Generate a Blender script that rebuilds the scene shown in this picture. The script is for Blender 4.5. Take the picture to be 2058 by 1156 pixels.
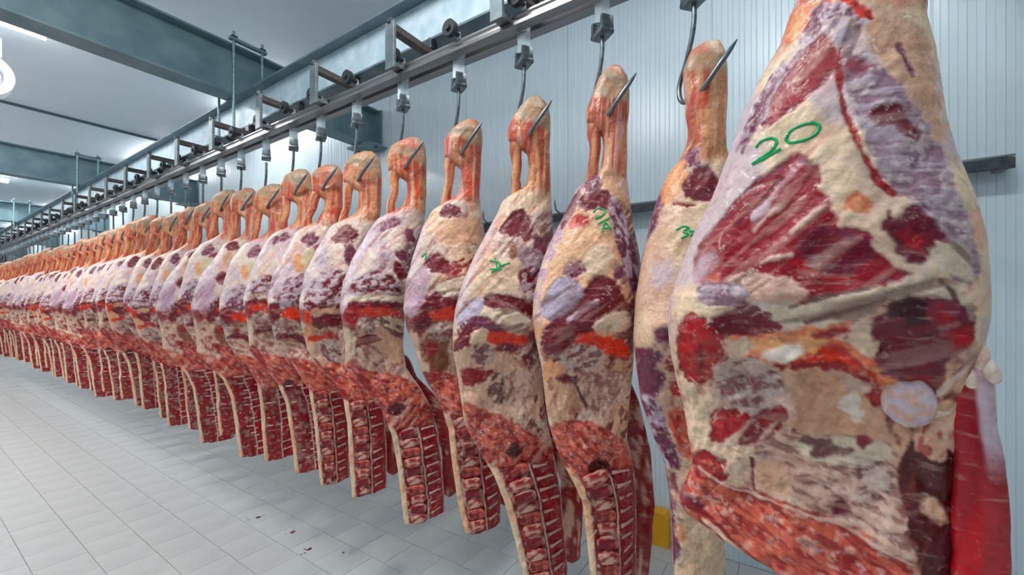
import bpy, bmesh, math, random
import numpy as np
from mathutils import Vector, Matrix

# ------------------------------------------------------------------ clear, camera, light, exposure
for o in list(bpy.data.objects):
    bpy.data.objects.remove(o)
scene = bpy.context.scene
col = scene.collection
EYE = 1.776                    # camera height above the floor
cam_d = bpy.data.cameras.new('camera')
cam = bpy.data.objects.new('camera', cam_d)
col.objects.link(cam)
scene.camera = cam
cam_d.sensor_width = 36.0
cam_d.lens = 36.0 * 850.0 / 2058.0
cam_d.shift_y = 28.0 / 2058.0
cam_d.clip_start = 0.05
cam_d.clip_end = 100
cam.location = (0, 0, EYE)
cam.rotation_euler = (math.pi / 2, 0, -math.atan2(.832, .555))

world = bpy.data.worlds.new('world')
scene.world = world
world.use_nodes = True
world.node_tree.nodes['Background'].inputs[0].default_value = (.75, .85, 1, 1)
world.node_tree.nodes['Background'].inputs[1].default_value = .1

scene.view_settings.view_transform = 'Standard'
scene.view_settings.look = 'None'
scene.view_settings.gamma = 1
scene.view_settings.use_curve_mapping = False
scene.view_settings.exposure = 0.0
scene.cycles.use_denoising = True
scene.cycles.max_bounces = 8
scene.cycles.diffuse_bounces = 5
scene.cycles.sample_clamp_indirect = 6
LAMP_W = 27                    # watts of one ceiling tube
PEND_UP, PEND_DOWN = 62, 2    # watts of the added, unseen fill lamps, up and down

# ------------------------------------------------------------------ small helpers
def srgb(c):
    c = np.asarray(c, float) / 255.0
    return np.where(c <= .04045, c / 12.92, ((c + .055) / 1.055) ** 2.4)

def tag(o, label=None, cat=None, group=None, kind=None):
    if label: o['label'] = label
    if cat: o['category'] = cat
    if group: o['group'] = group
    if kind: o['kind'] = kind
    return o

def empty(name, loc, rz=0):
    o = bpy.data.objects.new(name, None)
    o.empty_display_size = .1
    col.objects.link(o)
    o.location = loc
    o.rotation_euler = (0, 0, rz)
    return o

def link(name, me, parent=None, loc=None, rot=None, scale=None):
    o = bpy.data.objects.new(name, me)
    col.objects.link(o)
    if parent: o.parent = parent
    if loc is not None: o.location = loc
    if rot is not None: o.rotation_euler = rot
    if scale is not None: o.scale = scale
    return o

class MB:
    """collects simple shapes into one mesh"""
    def __init__(s):
        s.v = []; s.f = []
    def add(s, v, f):
        n = len(s.v)
        s.v += [tuple(p) for p in v]
        s.f += [tuple(i + n for i in q) for q in f]
        return s
    def box(s, x0, x1, y0, y1, z0, z1, b=0.0):
        if b <= 0:
            v = [(x, y, z) for x in (x0, x1) for y in (y0, y1) for z in (z0, z1)]
            f = [(0, 1, 3, 2), (4, 6, 7, 5), (0, 4, 5, 1), (2, 3, 7, 6), (0, 2, 6, 4), (1, 5, 7, 3)]
            return s.add(v, f)
        bm = bmesh.new()
        bmesh.ops.create_cube(bm, size=1)
        for w in bm.verts:
            w.co = ((x0 + x1) / 2 + w.co.x * (x1 - x0), (y0 + y1) / 2 + w.co.y * (y1 - y0), (z0 + z1) / 2 + w.co.z * (z1 - z0))
        bmesh.ops.bevel(bm, geom=bm.edges[:], offset=b, segments=2, affect='EDGES', profile=.6)
        bm.verts.ensure_lookup_table()
        s.add([w.co[:] for w in bm.verts], [[w.index for w in q.verts] for q in bm.faces])
        bm.free()
        return s
    def tube(s, pts, r, n=10, cap=True):
        pts = [Vector(p) for p in pts]
        rr = r if isinstance(r, (list, tuple)) else [r] * len(pts)
        up = Vector((0, 0, 1))
        d0 = (pts[1] - pts[0]).normalized()
        if abs(d0.z) > .9: up = Vector((1, 0, 0))
        a = d0.cross(up).normalized()
        v = []; f = []
        for i, p in enumerate(pts):
            d = (pts[min(i + 1, len(pts) - 1)] - pts[max(i - 1, 0)]).normalized()
            a = (a - d * a.dot(d)).normalized()
            c = d.cross(a)
            for k in range(n):
                t = 2 * math.pi * k / n
                v.append(p + (a * math.cos(t) + c * math.sin(t)) * rr[i])
        for i in range(len(pts) - 1):
            for k in range(n):
                f.append((i * n + k, i * n + (k + 1) % n, (i + 1) * n + (k + 1) % n, (i + 1) * n + k))
        if cap:
            f.append(tuple(range(n - 1, -1, -1)))
            f.append(tuple((len(pts) - 1) * n + k for k in range(n)))
        return s.add(v, f)
    def prism(s, prof, axis, a, b):
        """closed 2-D outline swept along axis 'x' or 'y' from a to b"""
        n = len(prof)
        if axis == 'y': v = [(p[0], a, p[1]) for p in prof] + [(p[0], b, p[1]) for p in prof]
        elif axis == 'x': v = [(a, p[0], p[1]) for p in prof] + [(b, p[0], p[1]) for p in prof]
        else: v = [(p[0], p[1], a) for p in prof] + [(p[0], p[1], b) for p in prof]
        f = [tuple(range(n)), tuple(range(2 * n - 1, n - 1, -1))]
        f += [(i, i + n, (i + 1) % n + n, (i + 1) % n) for i in range(n)]
        return s.add(v, f)
    def mesh(s, name, mat, smooth=False):
        me = bpy.data.meshes.new(name)
        me.from_pydata(s.v, [], s.f)
        bm = bmesh.new(); bm.from_mesh(me)
        bmesh.ops.recalc_face_normals(bm, faces=bm.faces[:])
        bm.to_mesh(me); bm.free()
        if mat: me.materials.append(mat)
        if smooth:
            me.polygons.foreach_set('use_smooth', np.ones(len(me.polygons), bool))
            try: me.set_sharp_from_angle(angle=math.radians(40))
            except Exception: pass
        return me

def np_mesh(name, V, F, C, mat, smooth=True):
    """quads straight from arrays with a colour per vertex (linear)"""
    me = bpy.data.meshes.new(name)
    n, m = len(V), len(F)
    me.vertices.add(n); me.vertices.foreach_set('co', np.ascontiguousarray(V, np.float32).ravel())
    me.loops.add(4 * m); me.loops.foreach_set('vertex_index', np.ascontiguousarray(F, np.int32).ravel())
    me.polygons.add(m); me.polygons.foreach_set('loop_start', np.arange(m, dtype=np.int32) * 4)
    me.update(calc_edges=True)
    if smooth: me.polygons.foreach_set('use_smooth', np.ones(m, bool))
    if C is not None:
        at = me.color_attributes.new('Tint', 'FLOAT_COLOR', 'POINT')
        at.data.foreach_set('color', np.c_[C, np.ones(n)].astype(np.float32).ravel())
    me.validate()
    if mat: me.materials.append(mat)
    return me

# ------------------------------------------------------------------ noise on arrays
def _h(ix, iy, seed):
    h = (ix.astype(np.int64) * 374761393 + iy.astype(np.int64) * 668265263 + seed * 974634777) & 0x7fffffff
    h = ((h ^ (h >> 13)) * 1274126177) & 0x7fffffff
    return ((h ^ (h >> 16)) & 0xffff) / 65535.0

def vn(x, y, seed=0):
    ix = np.floor(x); iy = np.floor(y)
    fx = x - ix; fy = y - iy
    fx = fx * fx * (3 - 2 * fx); fy = fy * fy * (3 - 2 * fy)
    a = _h(ix, iy, seed); b = _h(ix + 1, iy, seed); c = _h(ix, iy + 1, seed); d = _h(ix + 1, iy + 1, seed)
    return a + (b - a) * fx + (c - a) * fy + (a - b - c + d) * fx * fy

def fbm(x, y, seed=0, o=3):
    r = 0; amp = .5; t = 0
    for i in range(o):
        r = r + amp * vn(x, y, seed + i * 17); t += amp
        x = x * 2.03 + 5.1; y = y * 2.03 + 1.7; amp *= .5
    return r / t

def sst(a, b, x):
    t = np.clip((x - a) / (b - a + 1e-12), 0, 1)
    return t * t * (3 - 2 * t)

def rot_noise(x, z, ang, fa, fc, seed, o=3):
    """noise stretched along a direction: fa along, fc across (per metre)"""
    a = math.radians(ang)
    u = x * math.cos(a) + z * math.sin(a); w = -x * math.sin(a) + z * math.cos(a)
    return fbm(u * fa + 31.7, w * fc + 11.3, seed, o)

# ------------------------------------------------------------------ materials
def principled(name, base, rough=.5, metal=0.0, spec=.5):
    m = bpy.data.materials.new(name); m.use_nodes = True
    b = m.node_tree.nodes['Principled BSDF']
    b.inputs['Base Color'].default_value = (*srgb(base), 1)
    b.inputs['Roughness'].default_value = rough
    b.inputs['Metallic'].default_value = metal
    b.inputs['Specular IOR Level'].default_value = spec
    return m, m.node_tree, b

def noisy(name, c1, c2, scale, rough=.5, metal=0.0, detail=4, bump=0.0, coords='Object', stretch=(1, 1, 1), lo=.35, hi=.65, spec=.5):
    m, nt, b = principled(name, c1, rough, metal, spec)
    tc = nt.nodes.new('ShaderNodeTexCoord'); mp = nt.nodes.new('ShaderNodeMapping')
    mp.inputs['Scale'].default_value = stretch
    nz = nt.nodes.new('ShaderNodeTexNoise'); nz.inputs['Scale'].default_value = scale; nz.inputs['Detail'].default_value = detail
    rp = nt.nodes.new('ShaderNodeValToRGB')
    rp.color_ramp.elements[0].position = lo; rp.color_ramp.elements[1].position = hi
    rp.color_ramp.elements[0].color = (*srgb(c1), 1); rp.color_ramp.elements[1].color = (*srgb(c2), 1)
    nt.links.new(tc.outputs[coords], mp.inputs['Vector']); nt.links.new(mp.outputs[0], nz.inputs['Vector'])
    nt.links.new(nz.outputs['Fac'], rp.inputs[0]); nt.links.new(rp.outputs[0], b.inputs['Base Color'])
    if bump:
        bp = nt.nodes.new('ShaderNodeBump'); bp.inputs['Strength'].default_value = bump; bp.inputs['Distance'].default_value = .004
        nt.links.new(nz.outputs['Fac'], bp.inputs['Height']); nt.links.new(bp.outputs[0], b.inputs['Normal'])
    return m

def meat_material():
    m, nt, b = principled('meat', (200, 120, 110), .36)
    at = nt.nodes.new('ShaderNodeAttribute'); at.attribute_name = 'Tint'
    tc = nt.nodes.new('ShaderNodeTexCoord')
    n1 = nt.nodes.new('ShaderNodeTexNoise'); n1.inputs['Scale'].default_value = 90; n1.inputs['Detail'].default_value = 5
    n2 = nt.nodes.new('ShaderNodeTexNoise'); n2.inputs['Scale'].default_value = 28; n2.inputs['Detail'].default_value = 4
    nt.links.new(tc.outputs['Object'], n1.inputs['Vector']); nt.links.new(tc.outputs['Object'], n2.inputs['Vector'])
    mr = nt.nodes.new('ShaderNodeMapRange')
    mr.inputs[1].default_value = .3; mr.inputs[2].default_value = .7; mr.inputs[3].default_value = .86; mr.inputs[4].default_value = 1.12
    nt.links.new(n1.outputs['Fac'], mr.inputs[0])
    hs = nt.nodes.new('ShaderNodeHueSaturation'); hs.inputs['Saturation'].default_value = 1.03
    nt.links.new(at.outputs['Color'], hs.inputs['Color']); nt.links.new(mr.outputs[0], hs.inputs['Value'])
    def veins(prev, rot, scl, stretch, p0, p1, colr, fac):
        mp = nt.nodes.new('ShaderNodeMapping'); mp.inputs['Rotation'].default_value = rot; mp.inputs['Scale'].default_value = stretch
        nz = nt.nodes.new('ShaderNodeTexNoise'); nz.inputs['Scale'].default_value = scl; nz.inputs['Detail'].default_value = 5; nz.inputs['Distortion'].default_value = .6
        r = nt.nodes.new('ShaderNodeMapRange'); r.interpolation_type = 'SMOOTHSTEP'
        r.inputs[1].default_value = p0; r.inputs[2].default_value = p1; r.inputs[3].default_value = 0; r.inputs[4].default_value = fac
        mx = nt.nodes.new('ShaderNodeMix'); mx.data_type = 'RGBA'; mx.inputs[7].default_value = (*srgb(colr), 1)
        nt.links.new(tc.outputs['Object'], mp.inputs[0]); nt.links.new(mp.outputs[0], nz.inputs['Vector'])
        nt.links.new(nz.outputs['Fac'], r.inputs[0]); nt.links.new(r.outputs[0], mx.inputs[0]); nt.links.new(prev, mx.inputs[6])
        return mx.outputs[2]
    cur = veins(hs.outputs[0], (0, .85, 0), 16, (1, 1, 4.5), .56, .72, (238, 206, 186), .22)
    cur = veins(cur, (0, .7, .3), 22, (1, 1, 4), .58, .72, (120, 22, 36), .22)
    cur = veins(cur, (.5, .2, 0), 60, (1, 1, 1), .62, .74, (246, 226, 212), .16)
    nt.links.new(cur, b.inputs['Base Color'])
    rr = nt.nodes.new('ShaderNodeMapRange')
    rr.inputs[1].default_value = .35; rr.inputs[2].default_value = .65; rr.inputs[3].default_value = .22; rr.inputs[4].default_value = .46
    nt.links.new(n2.outputs['Fac'], rr.inputs[0]); nt.links.new(rr.outputs[0], b.inputs['Roughness'])
    bp = nt.nodes.new('ShaderNodeBump'); bp.inputs['Strength'].default_value = .5; bp.inputs['Distance'].default_value = .005
    ad = nt.nodes.new('ShaderNodeMath'); ad.operation = 'ADD'
    nt.links.new(n1.outputs['Fac'], ad.inputs[0]); nt.links.new(n2.outputs['Fac'], ad.inputs[1])
    nt.links.new(ad.outputs[0], bp.inputs['Height']); nt.links.new(bp.outputs[0], b.inputs['Normal'])
    return m

MEAT = meat_material()
INK_M = principled('green_ink', (26, 176, 104), .5)[0]
STEEL = noisy('brushed_steel', (120, 128, 134), (160, 166, 170), 30, .34, .85, stretch=(1, .05, 1))
RAILM = noisy('rail_aluminium', (128, 128, 130), (160, 158, 158), 12, .3, .8, stretch=(1, .1, 1))
HOOKM = noisy('hook_steel', (104, 112, 118), (140, 148, 154), 40, .35, .8)
PLATEM = noisy('bright_plate', (176, 192, 200), (205, 216, 222), 30, .35, .45)
GALV = noisy('galvanised_light', (178, 206, 220), (214, 230, 238), 9, .45, .1, detail=6)
GALVD = noisy('galvanised_teal', (92, 120, 130), (116, 142, 150), 5, .5, .1, detail=6)
FLANGE = noisy('flange_steel', (92, 112, 124), (116, 134, 144), 8, .5, .15)
DARKM = noisy('dark_steel', (56, 64, 70), (84, 90, 94), 25, .45, .5)
BRACKM = noisy('bracket_steel', (100, 112, 118), (130, 138, 140), 20, .45, .45)
RUSTM = noisy('weathered_bolt', (78, 66, 64), (104, 94, 92), 40, .55, .4)
RODM = noisy('threaded_zinc', (104, 140, 146), (140, 172, 176), 60, .4, .5)
WALLM = noisy('panel_white', (204, 221, 230), (214, 229, 237), 1.2, .3, 0)
CEILM = noisy('ceiling_white', (212, 224, 234), (220, 231, 240), .8, .55, 0)
SIDEM = noisy('side_wall_grey', (150, 160, 166), (160, 168, 174), .8, .5, 0)
SEAMM = principled('seam_dark', (70, 88, 98), .6)[0]
TILEM = noisy('floor_tile_grey', (186, 186, 184), (202, 202, 199), 3, .42, 0, bump=.05, spec=.35)
GROUTM = principled('grout_grey', (120, 126, 130), .8)[0]
BLOODM = principled('blood_drip', (120, 14, 24), .25)[0]
YELLOW = noisy('yellow_plastic', (226, 160, 10), (236, 176, 24), 6, .45)
WHITEP = principled('white_paint', (232, 240, 246), .4)[0]
BLACKP = principled('black_rubber', (40, 44, 50), .6)[0]
GRILLE = principled('grille_grey', (150, 150, 160), .5)[0]
TUBEM = bpy.data.materials.new('lamp_tube'); TUBEM.use_nodes = True
_b = TUBEM.node_tree.nodes['Principled BSDF']
_b.inputs['Emission Color'].default_value = (1, .99, .97, 1); _b.inputs['Emission Strength'].default_value = 19

# ------------------------------------------------------------------ carcass numbers taken from image pixels through the camera (metres, local front plane)
POSE={1:(0.953,-0.076,-95),2:(1.55,0.285,-68),3:(1.55,0.616,-60),4:(1.55,0.972,-54),5:(1.55,1.342,-50),6:(1.55,1.731,-46),7:(1.55,2.122,-44),8:(1.55,2.482,-42)}
PROF={
1:[(0.758,-0.007,0.716,0.061),(0.741,-0.025,0.681,0.077),(0.674,-0.036,0.61,0.083),(0.622,-0.044,0.555,0.092),(0.575,-0.065,0.499,0.105),(0.534,-0.084,0.458,0.103),(0.484,-0.099,0.407,0.113),(0.419,-0.135,0.341,0.12),(0.364,-0.162,0.289,0.125),(0.305,-0.182,0.237,0.135),(0.208,-0.216,0.154,0.157),(0.139,-0.252,0.1,0.167),(0.068,-0.28,0.047,0.17),(0.007,-0.296,0.005,0.171),(-0.038,-0.299,-0.026,0.17),(-0.105,-0.295,-0.073,0.163),(-0.182,-0.282,-0.129,0.152),(-0.246,-0.267,-0.178,0.144),(-0.288,-0.26,-0.211,0.139),(-0.336,-0.254,-0.247,0.137),(-0.378,-0.267,-0.276,0.136),(-0.421,-0.286,-0.304,0.136),(-0.448,-0.265,-0.328,0.136),(-0.477,-0.202,-0.364,0.136),(-0.5,-0.124,-0.404,0.136),(-0.521,-0.063,-0.441,0.136),(-0.58,0.0,-0.515,0.138),(-0.692,0.041,-0.625,0.155),(-0.937,0.061,-0.849,0.171)],
2:[(0.889,0.041,0.884,0.08),(0.857,-0.012,0.844,0.1),(0.791,-0.036,0.776,0.105),(0.704,-0.031,0.691,0.105),(0.599,-0.023,0.589,0.1),(0.53,-0.028,0.521,0.102),(0.464,-0.076,0.452,0.116),(0.361,-0.119,0.349,0.131),(0.275,-0.143,0.264,0.139),(0.152,-0.17,0.145,0.147),(0.011,-0.193,0.01,0.139),(-0.131,-0.2,-0.126,0.124),(-0.237,-0.19,-0.228,0.111),(-0.343,-0.175,-0.33,0.1),(-0.447,-0.143,-0.432,0.1),(-0.566,-0.094,-0.551,0.105),(-0.687,-0.077,-0.67,0.108),(-0.958,-0.066,-0.934,0.116),(-1.189,-0.049,-1.162,0.116)],
3:[(0.908,0.031,0.907,0.066),(0.893,0.014,0.891,0.079),(0.867,-0.011,0.863,0.096),(0.809,-0.034,0.805,0.104),(0.732,-0.063,0.727,0.102),(0.674,-0.059,0.67,0.094),(0.596,-0.049,0.592,0.094),(0.518,-0.059,0.515,0.094),(0.479,-0.078,0.476,0.093),(0.402,-0.113,0.399,0.102),(0.324,-0.152,0.321,0.113),(0.247,-0.191,0.244,0.127),(0.169,-0.226,0.166,0.142),(0.09,-0.249,0.089,0.148),(0.012,-0.265,0.012,0.142),(-0.067,-0.269,-0.066,0.129),(-0.145,-0.257,-0.143,0.119),(-0.263,-0.232,-0.259,0.113),(-0.38,-0.22,-0.375,0.102),(-0.478,-0.205,-0.472,0.094),(-0.536,-0.187,-0.53,0.096),(-0.614,-0.156,-0.607,0.117),(-0.691,-0.113,-0.684,0.134),(-0.768,-0.078,-0.761,0.142),(-0.923,-0.059,-0.916,0.144),(-1.07,-0.045,-1.062,0.144),(-1.214,-0.032,-1.205,0.144)],
4:[(0.888,0.034,0.889,0.065),(0.872,0.012,0.874,0.084),(0.844,-0.016,0.846,0.106),(0.795,-0.049,0.798,0.115),(0.73,-0.073,0.733,0.115),(0.665,-0.062,0.667,0.111),(0.578,-0.053,0.58,0.113),(0.491,-0.066,0.493,0.117),(0.447,-0.088,0.449,0.117),(0.382,-0.114,0.384,0.122),(0.295,-0.161,0.297,0.126),(0.186,-0.218,0.188,0.13),(0.078,-0.265,0.079,0.124),(-0.03,-0.295,-0.031,0.109),(-0.117,-0.304,-0.118,0.091),(-0.203,-0.304,-0.205,0.082),(-0.333,-0.282,-0.335,0.078),(-0.441,-0.267,-0.444,0.087),(-0.528,-0.254,-0.532,0.104),(-0.637,-0.194,-0.641,0.13),(-0.746,-0.129,-0.751,0.15),(-0.855,-0.086,-0.86,0.17),(-1.03,-0.038,-1.035,0.187),(-1.196,0.001,-1.201,0.203),(-1.271,0.017,-1.276,0.205)],
5:[(0.879,0.043,0.881,0.075),(0.86,0.005,0.865,0.096),(0.83,-0.031,0.836,0.111),(0.773,-0.069,0.78,0.116),(0.688,-0.069,0.695,0.108),(0.592,-0.065,0.598,0.104),(0.52,-0.079,0.525,0.099),(0.447,-0.119,0.452,0.106),(0.35,-0.171,0.355,0.121),(0.205,-0.218,0.209,0.133),(0.086,-0.249,0.088,0.13),(-0.033,-0.258,-0.034,0.116),(-0.129,-0.242,-0.131,0.096),(-0.225,-0.204,-0.228,0.084),(-0.321,-0.181,-0.325,0.082),(-0.418,-0.129,-0.423,0.106),(-0.515,-0.077,-0.521,0.15),(-0.612,-0.048,-0.62,0.177),(-0.757,-0.034,-0.767,0.196),(-0.952,-0.005,-0.963,0.208),(-1.099,0.029,-1.109,0.208)],
6:[(0.878,0.035,0.881,0.077),(0.859,-0.006,0.866,0.098),(0.824,-0.061,0.835,0.116),(0.759,-0.084,0.771,0.122),(0.68,-0.073,0.69,0.122),(0.574,-0.066,0.582,0.122),(0.466,-0.109,0.474,0.116),(0.358,-0.18,0.366,0.103),(0.225,-0.253,0.231,0.09),(0.094,-0.302,0.097,0.066),(-0.01,-0.315,-0.011,0.019),(-0.115,-0.3,-0.118,0.006),(-0.245,-0.288,-0.251,0.001),(-0.35,-0.283,-0.358,0.017),(-0.457,-0.2,-0.468,0.09),(-0.566,-0.109,-0.578,0.146),(-0.702,-0.056,-0.715,0.183),(-0.89,-0.025,-0.906,0.204),(-1.051,-0.006,-1.07,0.218),(-1.159,0.006,-1.179,0.22)],
7:[(0.88,0.039,0.884,0.083),(0.859,-0.011,0.868,0.106),(0.815,-0.061,0.828,0.131),(0.744,-0.077,0.758,0.14),(0.657,-0.072,0.669,0.14),(0.54,-0.077,0.55,0.134),(0.451,-0.132,0.461,0.126),(0.304,-0.213,0.313,0.109),(0.16,-0.277,0.165,0.081),(0.017,-0.303,0.018,0.036),(-0.097,-0.298,-0.099,-0.006),(-0.269,-0.263,-0.275,-0.017),(-0.356,-0.213,-0.363,0.016),(-0.445,-0.132,-0.454,0.083),(-0.564,-0.072,-0.574,0.14),(-0.711,-0.05,-0.723,0.154),(-0.915,-0.039,-0.931,0.163),(-1.121,-0.023,-1.139,0.16)],
8:[(0.865,0.034,0.87,0.088),(0.843,-0.012,0.852,0.106),(0.798,-0.059,0.812,0.13),(0.711,-0.053,0.722,0.127),(0.584,-0.068,0.595,0.127),(0.488,-0.116,0.498,0.109),(0.329,-0.19,0.337,0.073),(0.173,-0.266,0.177,0.029),(0.049,-0.299,0.05,-0.012),(-0.105,-0.28,-0.107,-0.059),(-0.259,-0.247,-0.265,-0.036),(-0.386,-0.162,-0.393,0.034),(-0.546,-0.068,-0.556,0.124),(-0.768,-0.036,-0.782,0.154),(-0.991,-0.015,-1.007,0.16),(-1.144,-0.001,-1.161,0.16)],
101:[(-0.063,0.134,0,0.16),(-0.078,0.124,0,0.168),(-0.115,0.123,0,0.174),(-0.181,0.127,0,0.177),(-0.255,0.129,0,0.183),(-0.328,0.127,0,0.188),(-0.407,0.127,0,0.188),(-0.514,0.132,0,0.182),(-0.604,0.142,0,0.167)],
}
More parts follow.
